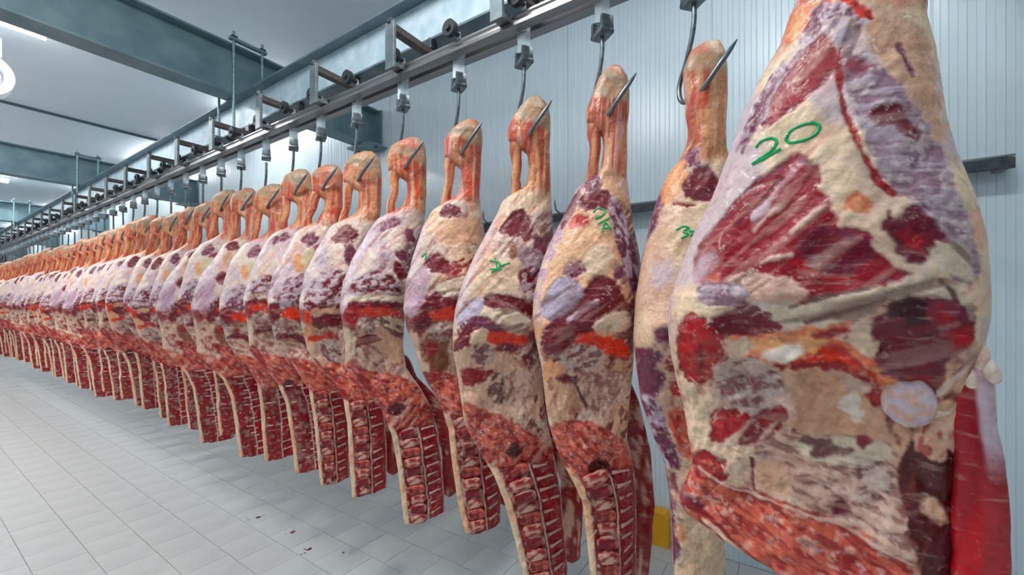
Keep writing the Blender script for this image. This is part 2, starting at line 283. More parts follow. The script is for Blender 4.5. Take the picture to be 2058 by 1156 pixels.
PAINT={
1:[
 ('x','mott',0,[-2,407,41,362,69,313,95,269,123,167,144,72,146,19,123,29,99,72,67,148,40,199,20,267,1,350]),
 ('m','tan',0,[11,468,93,427,104,349,108,292,112,227,90,279,69,329,41,380,17,422]),
 ('m','purple',60,[-44,508,-27,499,-23,465,-40,438,-61,438,-58,472]),
 ('m','orange',60,[-83,540,-45,519,-58,478,-73,458,-84,463]),
 ('m','lilac',60,[-80,435,-44,460,-43,430,-71,407,-86,388]),  # pale highlight painted on the upper left of the thigh
 ('m','red2',48,[-57,421,-26,442,-9,420,-7,390,-15,366,-42,338,-69,314,-98,304,-117,305,-114,328,-100,363,-78,395]),
 ('m','purple',60,[-87,423,-77,404,-104,359,-122,316,-133,281,-152,267,-146,318,-120,370]),
 ('x','purple',20,[-27,499,20,473,29,435,-2,426,-22,445]),
 ('f','lilac',70,[-26,451,-2,465,26,423,20,388,1,392,-9,415]),
 ('m','red2',45,[1,383,29,376,23,356,7,353]),
 ('m','red',42,[-68,234,-54,235,-27,196,-17,161,-2,115,19,105,39,77,56,57,77,49,55,28,16,14,-33,4,-66,-1,-124,12,-184,17,-228,51,-224,98,-194,133,-154,169,-111,203]),
 ('s14','lilac',0,[-54,227,-82,185,-118,142]),
 ('s18','pinkw',0,[-37,215,-64,182,-99,144,-121,124]),
 ('s8','pinkw',0,[-24,146,-46,128,-66,110]),
 ('s7','pinkw',0,[-66,73,-94,70,-109,63]),
 ('s8','dk',0,[-153,132,-118,160,-82,202]),
 ('m','dk',42,[-53,109,-8,112,39,69,-2,41,-46,51]),
 ('f','pinkm',35,[-172,35,-116,50,-66,32,-39,11,-80,-1,-139,8]),
 ('s5','redb',0,[-66,64,-20,34,16,33]),
 ('m','dk',42,[31,154,56,157,83,142,97,107,107,92,94,58,77,59,56,90,39,118]),
 ('x','purple',42,[67,144,93,129,117,91,114,78,97,83,82,113]),
 ('m','cream',60,[-27,208,-11,218,16,204,31,161,42,114,39,103,22,116,7,106,-8,124,-17,153]),
 ('m','orange',60,[7,153,22,155,28,139,19,128,7,138]),
 ('m','cream',60,[28,170,48,166,64,145,74,114,69,109,53,127,34,153]),
 ('m','cream',-40,[39,101,56,86,69,60,82,48,77,42,53,61,39,80]),
 ('m','dk',35,[76,141,97,111,110,83,96,55,72,60,54,92,41,114,52,118,70,106]),
 ('m','redb',42,[61,100,82,100,95,76,82,64,66,78]),
 ('m','dk',0,[31,284,43,295,63,287,71,273,84,253,79,240,65,255,49,271,37,271]),
 ('f','creamg',-50,[97,79,116,77,133,79,139,29,125,36,107,54,97,65]),
 ('s9','blood',0,[-8,375,-6,330,0,294,10,262,19,227,31,197,40,175,56,157]),
 ('s5','blood',0,[-6,404,-7,372]),
 ('s14','redo',0,[1,494,11,479,26,455]),
 ('s6','blood',0,[4,492,20,468,33,443]),
 ('s10','purple',0,[64,392,72,366,80,338]),
 ('m','lilac',60,[-211,87,-185,95,-184,58,-206,31,-237,13,-242,51]),  # lower left highlight, painted as a lilac patch
 ('m','pink',0,[-193,54,-176,44,-180,26,-201,22]),
 ('m','cream',0,[-267,-30,-251,14,-224,37,-206,13,-154,-9,-118,0,-168,-32,-234,-29]),
 ('x','mott',0,[-215,27,-152,30,-117,12,-154,-9,-199,-5]),
 ('f','creamg',14,[-127,-18,-68,-9,9,15,64,28,102,34,126,23,152,-34,124,-7,90,10,51,3,32,-15,3,-35,-42,-50,-81,-54]),
 ('s9','dkg',0,[-49,-33,9,-12,46,3]),
 ('s7','dkg',0,[-68,-9,-22,7,26,18]),
 ('s8','dkg',0,[105,30,119,13,124,-4]),
 ('m','dk',10,[-205,-52,-133,0,-112,-18,-77,-47,-122,-60,-168,-67]),
 ('m','redb',0,[-234,-29,-206,-24,-195,-42,-172,-65,-171,-95,-194,-143,-218,-166,-252,-160,-265,-118,-255,-75]),
 ('s9','dk',0,[-207,-82,-207,-103,-217,-135]),
 ('m','orange',-10,[-168,-70,-122,-58,-42,-45,3,-35,9,-39,-23,-57,-4,-73,33,-91,58,-122,70,-133,52,-144,28,-108,3,-89,-44,-93,-103,-103,-118,-95,-163,-99]),
 ('m','cream',0,[-168,-70,-131,-65,-133,-92,-163,-99]),
 ('m','redo',-20,[-96,-112,-44,-93,-23,-70,-4,-73,21,-96,40,-137,45,-170,34,-159,21,-117,-4,-103,-44,-111,-81,-120]),
 ('m','blood',0,[-96,-115,-73,-105,-24,-100,6,-104,-24,-110,-74,-120]),
 ('m','white',0,[-117,-90,-71,-73,-57,-85,-103,-104]),
 ('m','redb',0,[-49,-56,-3,-40,9,-45,-16,-57]),
 ('m','dk',20,[27,-42,54,-11,90,7,122,-4,141,-37,134,-70,111,-91,100,-120,69,-124,48,-106,36,-78,30,-58]),
 ('m','blk',0,[57,0,93,5,98,-21,89,-29,66,-29,49,-15]),
 ('m','red2',20,[98,-4,122,-7,127,-49,105,-43]),
 ('m','redb',0,[127,-36,141,-37,140,-59,124,-67]),
 ('m','cream',0,[9,-45,30,-42,30,-58,36,-86,24,-71,9,-59]),
 ('m','redb',0,[66,-116,99,-108,100,-129,72,-132]),
 ('x','pelv',30,[-193,-127,-163,-104,-122,-100,-89,-126,-79,-158,-91,-197,-107,-219,-148,-206,-191,-168]),
 ('m','tan',70,[-88,-116,-45,-114,2,-111,28,-125,47,-190,59,-229,28,-249,-32,-245,-84,-238,-99,-217,-75,-166]),
 ('m','redb',0,[-1,-111,18,-113,37,-137,43,-166,34,-163,25,-135]),
 ('m','white',0,[-8,-170,9,-146,19,-161,19,-187,14,-207,6,-189,-8,-187]),
 ('m','pinkw',0,[2,-133,28,-125,31,-147,9,-146]),
 ('m','pinkw',0,[-88,-178,-77,-157,-75,-194,-72,-207,-87,-210]),
 ('m','cream',80,[-262,-167,-200,-169,-201,-205,-208,-279,-181,-284,-132,-268,-125,-291,-172,-312,-195,-297,-233,-295,-251,-245]),
 ('m','redb',0,[-204,-211,-144,-203,-140,-215,-171,-256,-199,-288,-208,-258]),
 ('m','red2',0,[-149,-246,-131,-223,-91,-187,-75,-203,-107,-238,-141,-257]),
 ('x','red2',60,[-132,-263,-91,-216,-61,-233,-92,-264,-125,-310]),
 ('x','pinkm',-20,[-107,-243,-32,-245,59,-234,71,-268,66,-320,72,-367,89,-418,41,-399,-25,-379,-77,-363,-134,-366,-133,-293]),
 ('m','tan',70,[-125,-291,-81,-290,-77,-354,-129,-360]),
 ('f','creamg',-5,[-69,-249,59,-229,59,-259,16,-283,-61,-275]),
 ('m','dkg',0,[-61,-247,-28,-245,-29,-256,-54,-259]),
 ('m','dkg',0,[-47,-265,9,-254,9,-258,-43,-271]),
 ('m','red2',0,[15,-231,31,-219,35,-235,19,-243]),
 ('x','pelv',30,[16,-283,56,-264,54,-328,16,-335,22,-312]),
 ('m','dk',0,[-17,-349,-5,-341,1,-357,-13,-368]),
 ('s6','dk',0,[-137,-294,-137,-362]),
 ('s6','pinkw',0,[-25,-321,-5,-332,28,-306,54,-324]),
 ('m','cream',0,[-186,-341,-168,-331,-142,-359,-109,-373,-134,-376,-173,-372]),
 ('x','loin',-28,[-278,-414,-254,-369,-229,-357,-173,-367,-77,-363,-5,-385,89,-418,101,-478,-26,-487,-77,-472,-165,-450,-235,-427]),
 ('m','redb',0,[-243,-319,-218,-292,-181,-329,-186,-361,-224,-356,-249,-352]),
 ('x','loin',0,[-233,-327,-214,-312,-205,-340,-224,-361]),
 ('m','dk',0,[-280,-409,-254,-401,-229,-415,-244,-431]),
 ('s12','red2',0,[-275,-414,-215,-437,-174,-464,-118,-502]),
 ('s12','cream',0,[-225,-445,-183,-472,-135,-509]),
 ('s7','pinkw',0,[-233,-337,-173,-367,-77,-368,-5,-385,89,-418]),
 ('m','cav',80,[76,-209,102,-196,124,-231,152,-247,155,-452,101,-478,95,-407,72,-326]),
 ('x','tan',80,[88,-207,110,-190,121,-231,113,-249,94,-238]),
 ('m','tan',80,[100,-313,111,-306,117,-332,106,-339]),
],
2:[
 ('m','dk',60,[-48,380,-22,424,27,440,63,391,68,338,21,323,-34,334]),
 ('m','purple',60,[-35,482,-2,514,-4,451,-37,444]),
 ('m','purple',60,[-130,348,-85,447,-64,455,-114,330,-157,226,-173,226]),
 ('m','orange',60,[-94,439,-35,490,-47,398,-90,328,-114,330]),
 ('m','pink',60,[-65,72,-40,129,-8,179,-12,14,-73,9]),
 ('m','lilac',60,[-150,123,-95,139,-80,55,-143,39]),
 ('s5','red2',0,[-74,319,-43,308,-11,311]),
 ('m','purple',60,[-194,-165,-149,-147,-125,-179,-145,-222,-91,-253,-144,-313,-143,-363,-183,-323,-222,-258,-223,-191]),
 ('x','purple',-60,[-190,-323,-128,-337,-81,-473,-43,-552,-73,-571,-143,-486,-190,-382]),
 ('m','red2',0,[-109,-187,-74,-153,-48,-211,-99,-225]),
 ('m','redb',0,[-76,-277,-39,-259,-30,-308,-68,-313]),
 ('x','loin',-60,[-89,-376,-44,-357,-21,-469,-13,-542,-66,-472]),
 ('m','purple',0,[-144,-91,-101,-82,-91,-129,-135,-138]),
 ('m','orange',80,[-80,-767,-42,-746,-34,-802,-72,-815]),
 ('m','purple',80,[-100,-606,-84,-613,-65,-924,-88,-927]),
],
3:[
 ('m','orange2',50,[-138,313,-28,341,60,282,100,152,89,44,36,9,-79,45,-186,9,-249,9,-212,136,-167,247]),
 ('m','cream',50,[-77,181,-5,199,20,135,-34,81,-87,108]),
 ('x','lilacp',60,[-118,431,-80,446,-157,266,-194,173,-249,36,-267,-63,-285,-27,-231,109,-166,314]),
 ('m','purple',60,[-152,342,-80,446,-96,391,-167,256]),
 ('m','dk',50,[-97,342,-63,390,-26,419,19,389,8,350,-37,346]),
 ('m','purple',60,[-66,480,-33,499,-15,460,-44,410,-76,420]),
 ('x','purple',-70,[20,409,62,339,85,244,118,152,134,116,106,9,81,80,40,217,24,283]),
 ('m','pink',50,[-129,304,-83,322,-75,293,-121,256]),
 ('m','redb',50,[-107,303,-79,320,-75,293,-98,282]),
 ('m','dk',35,[-88,45,-16,99,36,54,53,9,53,-27,0,-62,-35,-71,-123,-99,-186,-72,-204,-63,-168,-27,-97,-9]),
 ('f','silver',40,[-195,63,-132,99,-88,45,-106,-9,-159,-45,-204,-72,-240,-45]),
 ('m','purple',40,[-136,126,-95,149,-96,90,-141,90]),
 ('m','purple',40,[20,126,56,135,72,71,37,80]),
 ('s9','lilac',0,[-35,0,-88,-36,-141,-72]),
 ('f','creamg',20,[-53,-80,35,-36,88,-44,80,-98,-7,-107]),
 ('m','dk',30,[-226,-165,-213,-108,-168,-72,-106,-80,-34,-108,-105,-122,-149,-155,-166,-204,-202,-229,-223,-204]),
 ('m','redo',0,[-127,-136,-69,-117,-6,-126,58,-154,97,-191,63,-211,6,-183,-49,-159]),
 ('x','pelv',30,[-166,-194,-112,-155,-30,-173,-1,-212,-63,-270,-137,-252]),
 ('m','orange',80,[-223,-224,-156,-242,-146,-280,-183,-300,-223,-291]),
 ('m','dk',0,[-174,-290,-109,-275,-100,-309,-165,-321]),
 ('m','tan',80,[-216,-300,-118,-309,-71,-404,-117,-443,-192,-454,-216,-368]),
 ('x','pinkm',80,[-63,-270,28,-250,66,-306,31,-402,-24,-441,-71,-356]),
 ('s6','dkg',0,[-114,-290,-80,-366,-61,-404]),
 ('x','loin',-40,[-206,-488,-124,-445,-8,-475,63,-528,103,-582,73,-610,37,-574,-25,-612,-70,-686,-124,-624,-196,-543]),
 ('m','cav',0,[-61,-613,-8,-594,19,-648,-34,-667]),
],
4:[
 ('m','dk',50,[-94,314,-46,377,6,369,30,288,-5,262,-56,279,-98,288]),
 ('m','purple',50,[30,280,64,271,84,201,46,218]),
 ('m','dk',50,[-4,306,30,297,21,253,-22,253]),
 ('x','mott',50,[-22,227,88,184,61,116,19,124,-23,167]),
 ('x','dk',50,[-27,116,19,133,70,116,52,40,18,-2,-15,57]),
 ('m','brown',0,[-59,235,-42,235,-46,179,-66,175]),
 ('m','dk',-20,[-182,15,-99,32,1,-2,26,-60,-40,-52,-82,-27,-165,-18]),
 ('f','silver',45,[-272,-43,-207,15,-173,7,-190,-51,-248,-93,-281,-84]),
 ('m','purple',20,[-264,-101,-182,-60,-82,-93,-90,-127,-182,-123,-232,-127]),
 ('f','creamg',15,[-165,-43,-65,-35,18,-77,10,-119,-65,-123,-115,-81]),
 ('m','dk',30,[-294,-179,-265,-127,-207,-101,-199,-136,-225,-179,-243,-206,-268,-219,-294,-215]),
 ('m','cream',0,[-207,-127,-140,-123,-149,-166,-216,-166]),
 ('m','redo',0,[-153,-140,-107,-127,3,-145,12,-171,-64,-178,-132,-171]),
 ('m','dk',0,[-107,-180,-30,-180,-38,-207,-98,-202]),
 ('m','pinkc',80,[-294,-219,-208,-179,-106,-207,6,-252,25,-394,7,-464,-97,-481,-193,-445,-271,-374,-291,-285]),
 ('x','pelv',60,[-208,-179,-140,-184,-132,-234,-175,-264,-209,-233]),
 ('m','red2',0,[-261,-273,-158,-286,-125,-304,-184,-339,-249,-352]),
 ('x','dkg',60,[-158,-330,-98,-296,-76,-420,-115,-432,-154,-384]),
 ('x','pinkm',60,[-89,-304,15,-288,25,-412,-63,-464]),
 ('x','loin',-40,[-265,-419,-180,-456,-29,-524,73,-597,43,-648,-49,-646,-89,-686,-150,-624,-230,-521]),
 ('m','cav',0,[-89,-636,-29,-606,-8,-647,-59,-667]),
],
5:[
 ('m','dk',30,[-84,402,-51,461,9,430,4,394,-50,382]),
 ('m','tan',60,[-99,366,109,391,128,288,-78,245]),
 ('m','dk',30,[-145,175,-87,215,-39,176,-58,126,-116,136]),
 ('x','red2',40,[-39,166,29,226,78,207,117,157,49,68,-29,13,-96,58,-39,107]),
 ('m','lilacp',60,[-227,58,-158,170,-131,103,-192,-76,-241,-54]),
 ('m','dk',10,[-146,25,20,70,110,14,-47,-54,-159,-77]),
 ('f','creamg',20,[-113,69,42,115,121,82,110,36,-47,13]),
 ('m','dk',30,[-197,-88,-157,-36,-36,-20,-115,-77,-146,-142,-195,-141]),
 ('m','redo',0,[-118,-45,-25,-27,87,-36,77,-82,-115,-88]),
 ('m','brown',80,[-175,-193,-93,-112,65,-101,78,-362,-142,-311]),
 ('x','pelv',30,[-143,-111,54,-89,66,-172,-129,-194]),
 ('m','red2',0,[-168,-193,-107,-189,-91,-229,-164,-256]),
 ('x','pinkm',80,[-49,-171,77,-172,78,-362,-39,-383]),
 ('m','red2',-40,[-165,-346,-131,-323,-50,-430,-39,-525,-85,-477]),
 ('x','loin',-40,[-142,-323,78,-386,149,-483,90,-576,-50,-501,-119,-405]),
],
6:[
 ('m','purple',40,[-71,411,-39,444,-9,414,-37,382,-75,375]),
 ('m','purple',40,[-132,378,-86,421,-71,370,-122,353]),
 ('m','purple',-60,[16,352,50,364,70,313,31,297]),
 ('m','purple',-60,[-26,255,13,261,27,211,-6,216]),
 ('m','dk',-60,[-39,180,-6,196,23,122,-15,102]),
 ('m','lilac',60,[-132,368,-104,390,-229,148,-282,42,-304,33,-274,119,-204,256]),
 ('x','dk',10,[-242,100,-182,110,-146,149,-100,140,-24,112,5,43,-70,24,-163,9,-227,28]),
 ('f','creamg',10,[-245,23,5,34,14,0,-254,-10]),
 ('m','dk',0,[-268,-10,-89,-5,24,-15,23,-40,-210,-39]),
 ('m','red2',0,[-267,-43,-209,-19,-198,-72,-231,-136,-268,-136]),
 ('m','redo',0,[-212,-43,-136,-33,-5,-44,-6,-83,-91,-75,-194,-77]),
 ('x','dkg',-30,[-129,-82,-6,-83,10,-165,-76,-138]),
 ('m','tan',-60,[-151,-132,-48,-174,9,-226,-1,-318,-98,-305,-126,-213]),
 ('x','pelv',30,[-204,-82,-120,-92,-143,-153,-208,-137]),
 ('m','dk',10,[-239,-206,-163,-173,-106,-194,-192,-227,-235,-246]),
 ('m','cream',80,[-271,-136,-236,-141,-240,-251,-276,-280]),
 ('x','pinkm',-40,[-230,-231,-135,-223,-98,-315,-99,-366,-194,-323]),
 ('x','loin',-30,[-293,-345,-250,-296,-194,-368,-99,-376,48,-421,107,-516,48,-482,-2,-501,-70,-569,-138,-536,-195,-478]),
 ('m','red2',-40,[-260,-311,-241,-301,-176,-403,-157,-464,-195,-443]),
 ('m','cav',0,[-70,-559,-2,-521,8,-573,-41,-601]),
],
7:[
 ('m','dk',40,[-122,356,-59,437,-7,411,31,355,-25,331,-96,323]),
 ('x','dk',20,[-234,89,-152,154,-52,177,-20,80,-70,16,-170,-22,-250,-37,-252,26]),
 ('m','purple',20,[-54,286,-4,320,19,233,-32,188]),
 ('m','lilac',60,[-264,131,-231,158,-210,121,-243,47,-269,47]),
 ('m','dk',0,[-255,-37,-60,-11,-62,-51,-232,-53]),
 ('m','redo',0,[-254,-58,-216,-47,-226,-112,-251,-123]),
 ('m','tan',0,[-212,-47,-71,-37,-74,-80,-205,-79]),
 ('m','dk',0,[-216,-90,-63,-70,-66,-108,-141,-146,-211,-145]),
 ('m','orange',80,[-249,-123,-211,-145,-224,-222,-255,-254]),
 ('m','redo',10,[-244,-205,-163,-190,-102,-185,-163,-206,-225,-227]),
 ('x','pelv',-50,[-214,-222,-92,-213,-74,-347,-146,-356]),
 ('m','redb',-45,[-257,-336,-227,-320,-146,-422,-64,-503,-64,-559,-126,-511]),
 ('x','loin',-30,[-187,-354,-63,-358,41,-451,105,-590,41,-597,-33,-538,-105,-457]),
],
8:[
 ('m','purple',40,[-100,363,-33,438,-3,372,-50,328]),
 ('m','red2',40,[-34,329,14,355,17,300,-27,305]),
 ('m','orange',50,[-118,284,-64,251,-83,168,-127,214]),
 ('m','creamy',50,[-81,297,16,312,-14,193,-78,180]),
 ('x','purple',30,[-248,39,-172,132,-77,145,-77,-30,-192,-18]),
 ('m','lilac',60,[-253,62,-193,154,-161,132,-232,17]),
 ('m','dk',20,[-274,-57,-237,-5,-187,-22,-212,-110,-249,-151,-277,-139]),
 ('m','redo',0,[-198,-57,-132,-46,-27,-64,-31,-118,-117,-113,-179,-92]),
 ('x','pelv',20,[-247,-133,-118,-117,-78,-171,-165,-206,-239,-192]),
 ('m','dk',0,[-245,-204,-122,-194,-59,-268,-125,-290,-209,-252]),
 ('x','pinkm',-20,[-241,-228,-123,-242,-71,-340,-125,-362,-232,-323]),
 ('x','loin',-30,[-296,-368,-190,-348,-38,-377,51,-489,95,-589,28,-549,-83,-544,-191,-431]),
],
}
INK={
1:[[-122,269,-113,276,-98,277,-90,268,-97,254,-116,245,-126,239,-105,245,-83,253],[-76,270,-69,281,-51,286,-36,283,-32,273,-41,262,-58,258,-72,261,-77,269]],
2:[[-76,229,-56,239,-40,232,-56,222,-44,211,-63,201],[-40,221,-27,221,-37,205]],
3:[[-45,326,-24,341,-1,329,-16,310,-38,302],[-30,281,11,302],[-17,250,-5,285,16,256],[-14,264,15,266]],
4:[[-145,166,-115,160,-105,141,-140,117],[-125,176,-114,122],[-103,143,-65,156],[-144,131,-97,132]],
5:[[-166,202,-145,219,-149,189]],
}

# ------------------------------------------------------------------ the room
WALL_X, CEIL_Z, RAIL_X = 3.25, 4.47, 1.55
Y0, Y1, X0 = -4.0, 31.0, -5.0
b = MB().box(X0 - .2, WALL_X + .3, Y0 - .2, Y1 + .2, -.12, -.006)
floor = tag(link('floor', b.mesh('floor', GROUTM)), 'grey tiled floor under the row of beef sides', 'floor', kind='structure')
# floor tiles: the 300 that show largest one by one, the rest joined
TX, TY = .269, .287
tile_me = MB().box(.0015, TX - .0015, .0015, TY - .0015, -.006, 0, ).mesh('floor_tile', TILEM)
def tile_v(x, y, dz):
    return MB().box(x + .0018, x + TX - .0018, y + .0018, y + TY - .0018, -.006, dz)
near = []; rest = MB()
rnd = random.Random(4)
for i in range(-21, 13):
    x = .02 + i * TX
    if x + TX > WALL_X + .05: continue
    for j in range(-16, 124):
        y = j * TY + (.02 if i % 2 else .14)
        cx, cy = x + TX / 2, y + TY / 2
        d = .832 * cx + .555 * cy; r = .555 * cx - .832 * cy
        show = d > .5 and -1070 < 850 * r / d < 420 and 850 * EYE / d < 590 and cx > .15
        if show: near.append((d, x, y))
        elif x > -2.2 and y < 16: rest.add(tile_v(x, y, rnd.uniform(-.0008, 0)).v, tile_v(x, y, 0).f)
        elif j % 4 == 0: rest.box(x + .002, x + TX - .002, y + .002, y + 4 * TY - .002, -.006, -.0004)
near.sort()
for k, (d, x, y) in enumerate(near):
    if k < 300:
        link('floor_tile', tile_me, floor, (x, y, rnd.uniform(-.0008, 0)))
    else:
        q = tile_v(x, y, rnd.uniform(-.0008, 0)); rest.add(q.v, q.f)
tag(link('floor_tiles', rest.mesh('floor_tiles', TILEM), floor), kind='stuff')

# ribbed wall panels
def wall_profile(w):
    p = [(0, 0)]; n = round(w / .07)
    for i in range(n):
        y = i * w / n; s = w / n
        p += [(y + .004, 0), (y + .008, -.0035), (y + .012, 0), (y + .036, 0), (y + .039, .004), (y + .042, 0)]
    p += [(w - .003, 0), (w, .004)]
    return p
PW = 1.12
pv = wall_profile(PW)
V = []; Fq = []
for yy, xx in pv:
    V += [(xx, yy, 0), (xx, yy, CEIL_Z)]
n0 = len(pv)
for i in range(n0 - 1): Fq.append((2 * i, 2 * i + 2, 2 * i + 3, 2 * i + 1))
panel_me = MB().add(V, Fq).mesh('wall_panel', WALLM)
wall = tag(link('wall_right', MB().box(WALL_X + .008, WALL_X + .2, Y0, Y1, 0, CEIL_Z).mesh('wall_right', WALLM)),
           'pale blue ribbed cold-room panel wall behind the beef sides', 'wall', kind='structure')
k = 0
while Y0 + k * PW < Y1:
    link('wall_panel', panel_me, wall, (WALL_X, Y0 + k * PW, 0)); k += 1
tag(link('ceiling', MB().box(X0 - .2, WALL_X + .3, Y0 - .2, Y1 + .2, CEIL_Z, CEIL_Z + .15).mesh('ceiling', CEILM)),
    'smooth pale grey ceiling above the steel beams', 'ceiling', kind='structure')
for nm, bb, lb in (('wall_left', (X0 - .2, X0, Y0, Y1, 0, CEIL_Z), 'plain grey wall on the far side of the aisle'),
                   ('wall_back', (X0 - .2, WALL_X + .3, Y0 - .2, Y0, 0, CEIL_Z), 'plain grey wall behind the viewer'),
                   ('wall_far', (X0 - .2, WALL_X + .3, Y1, Y1 + .2, 0, CEIL_Z), 'plain grey wall at the far end of the row')):
    tag(link(nm, MB().box(*bb).mesh(nm, SIDEM)), lb, 'wall', kind='structure')
for k, y in enumerate((8.82, 17.6, 26.4)):
    tag(link('trim_%d' % (k + 1), MB().box(X0, WALL_X, y - .02, y + .02, CEIL_Z - .03, CEIL_Z).mesh('trim', SEAMM)),
        ('dark joint strip crossing the ceiling nearest the viewer', 'dark joint strip crossing the ceiling halfway along', 'dark joint strip crossing the ceiling at the far end')[k], 'ceiling joint', kind='structure')

# ------------------------------------------------------------------ steelwork
def ibeam(z0, z1, w, tf, tw):
    h = w / 2; t = tw / 2
    return [(-h, z0), (h, z0), (h, z0 + tf), (t, z0 + tf), (t, z1 - tf), (h, z1 - tf), (h, z1), (-h, z1), (-h, z1 - tf), (-t, z1 - tf), (-t, z0 + tf), (-h, z0 + tf)]
def box_on(axis, a0, a1, c, z0, z1, w, mat, name, parent):
    if axis == 'y': m = MB().box(c - w / 2, c + w / 2, a0, a1, z0, z1)
    else: m = MB().box(a0, a1, c - w / 2, c + w / 2, z0, z1)
    return link(name, m.mesh(name, mat), parent)
BEAM_X, MBZ0, MBZ1 = 1.785, EYE + 1.457, EYE + 1.771
e = tag(empty('rail_beam', (BEAM_X, Y0, MBZ0)), 'long galvanised steel beam running above the hook rail', 'beam')
link('web', MB().box(-.005, .005, 0, Y1 - Y0, .011, MBZ1 - MBZ0 - .011).mesh('web', GALV), e)
link('upper_flange', MB().box(-.08, .08, 0, Y1 - Y0, MBZ1 - MBZ0 - .012, MBZ1 - MBZ0).mesh('flange', FLANGE), e)
link('lower_flange', MB().box(-.08, .08, 0, Y1 - Y0, 0, .012).mesh('flange', FLANGE), e)

CBZ0, CBZ1 = MBZ1 + .003, EYE + 2.206
cross_ys = (-.95, 4.083, 9.145, 14.5, 19.8, 25.1, 29.6)
cl = ['teal steel cross beam above the viewer, out of the row ahead', 'teal steel cross beam nearest the viewer, crossing the ceiling at the upper left',
      'teal steel cross beam second from the viewer along the ceiling', 'teal steel cross beam third from the viewer along the ceiling',
      'teal steel cross beam fourth from the viewer, deep in the room', 'teal steel cross beam fifth from the viewer, deep in the room', 'teal steel cross beam at the far end of the room']
web_me = MB().box(X0, WALL_X - .01, -.006, .006, .014, CBZ1 - CBZ0 - .014).mesh('web', GALVD)
fl_me = MB().box(X0, WALL_X - .01, -.095, .095, 0, .016).mesh('flange', GALVD)
seat_me = MB().box(WALL_X - .26, WALL_X - .004, -.2, .2, -.022, -.002, .003).mesh('bearing_plate', GALVD)
end_me = MB().box(WALL_X - .024, WALL_X - .008, -.11, .11, -.0, CBZ1 - CBZ0 + .01).mesh('end_plate', GALVD)
bolt_me = MB().tube([(0, 0, -.03), (0, 0, .03)], .012, 6).mesh('bolt', DARKM)
rod_me = MB().tube([(0, 0, 0), (0, 0, CBZ1 - MBZ0 + .11)], .011, 10).mesh('threaded_rod', RODM, True)
bar_me = MB().box(-.15, .15, -.02, .02, 0, .022, .002).mesh('clamp_bar', GALVD)
lug_me = MB().box(-.022, .022, -.022, .022, 0, .016).mesh('nut', DARKM)
for k, y in enumerate(cross_ys):
    e = tag(empty('cross_beam', (0, y, CBZ0)), cl[k], 'beam', 'steel cross beams under the ceiling')
    link('web', web_me, e); link('lower_flange', fl_me, e); link('upper_flange', fl_me, e, (0, 0, CBZ1 - CBZ0 - .016))
    link('bearing_plate', seat_me, e); link('end_plate', end_me, e)
    for s in (-1, 1): link('bolt', bolt_me, e, (WALL_X - .13, s * .15, -.012))
    c = tag(empty('rod_clamp', (BEAM_X, y, MBZ0 - .03)),
            'four zinc rods clamping the rail beam to ' + ('the cross beam over the viewer', 'the nearest cross beam', 'the second cross beam', 'the third cross beam', 'the fourth cross beam', 'the fifth cross beam', 'the last cross beam')[k],
            'clamp', 'rod clamps on the rail beam')
    for sx in (-1, 1):
        for sy in (-1, 1):
            r = link('threaded_rod', rod_me, c, (sx * .115, sy * .14, 0))
            link('nut', lug_me, r, (0, 0, CBZ1 - MBZ0 + .053)); link('nut', lug_me, r, (0, 0, -.004))
    for sy in (-1, 1):
        link('clamp_bar', bar_me, c, (0, sy * .14, .006)); link('clamp_bar', bar_me, c, (0, sy * .14, CBZ1 - MBZ0 + .031))

# hook rail: twin-lipped aluminium track
RZ = EYE + 1.165                # underside of the rail
rail_prof = [(-.062, 0), (-.014, 0), (-.014, .062), (-.018, .07), (-.036, .066), (-.036, .058), (-.03, .05), (-.034, .026), (-.062, .014)]
rail_prof2 = [(-x, z) for x, z in reversed(rail_prof)]
e = tag(link('hook_rail', MB().prism(rail_prof, 'y', Y0, Y1 - .5).prism(rail_prof2, 'y', Y0, Y1 - .5).mesh('hook_rail', RAILM)), 'long aluminium overhead rail carrying the meat hooks', 'rail')
e.location = (RAIL_X, 0, RZ)
e = tag(link('branch_rail', MB().prism(rail_prof, 'x', .75, RAIL_X - .063).prism(rail_prof2, 'x', .75, RAIL_X - .063).mesh('branch_rail', RAILM)), 'short branch rail carrying the beef side marked 20', 'rail')
e.location = (0, -.076, RZ)
e = tag(empty('branch_hanger', (.95, -.076, RZ + .0705)), 'steel hanger holding the short branch rail from the ceiling', 'hanger')
link('hanger_rod', MB().tube([(-.13, 0, 0), (-.13, 0, CEIL_Z - RZ - .0705)], .02).mesh('rod', RODM), e)
link('ceiling_plate', MB().box(-.2, -.06, -.06, .06, CEIL_Z - RZ - .081, CEIL_Z - RZ - .0705).mesh('plate', GALVD), e)

# C shaped brackets between beam and rail
up_me = MB().box(-.118, -.1, -.032, .032, -.28, -.045, .003).mesh('upright_plate', BRACKM)
foot_me = MB().box(-.102, -.0368, -.028, .028, -.264, -.246, .002).box(-.06, -.0375, -.028, .028, -.264, -.235, .002).mesh('foot_plate', BRACKM)
arm_me = MB().box(-.116, .2, -.024, .024, -.085, -.05, .003).mesh('arm', RUSTM)
clip_me = MB().box(-.026, .026, -.03, .03, -.052, -.001, .003).mesh('clip', DARKM)
nut_me = MB().tube([(0, 0, -.11), (0, 0, -.1), (0, 0, -.1), (0, 0, .02)], [.02, .02, .012, .012], 8).mesh('bolt', DARKM)
top_me = MB().tube([(-.108, 0, -.05), (-.108, 0, -.025)], .018, 6).mesh('bolt', DARKM)
by = [-.32, .36, 1.037, 1.7, 2.38, 3.035, 3.77, 4.46]
while by[-1] < 29: by.append(by[-1] + .685)
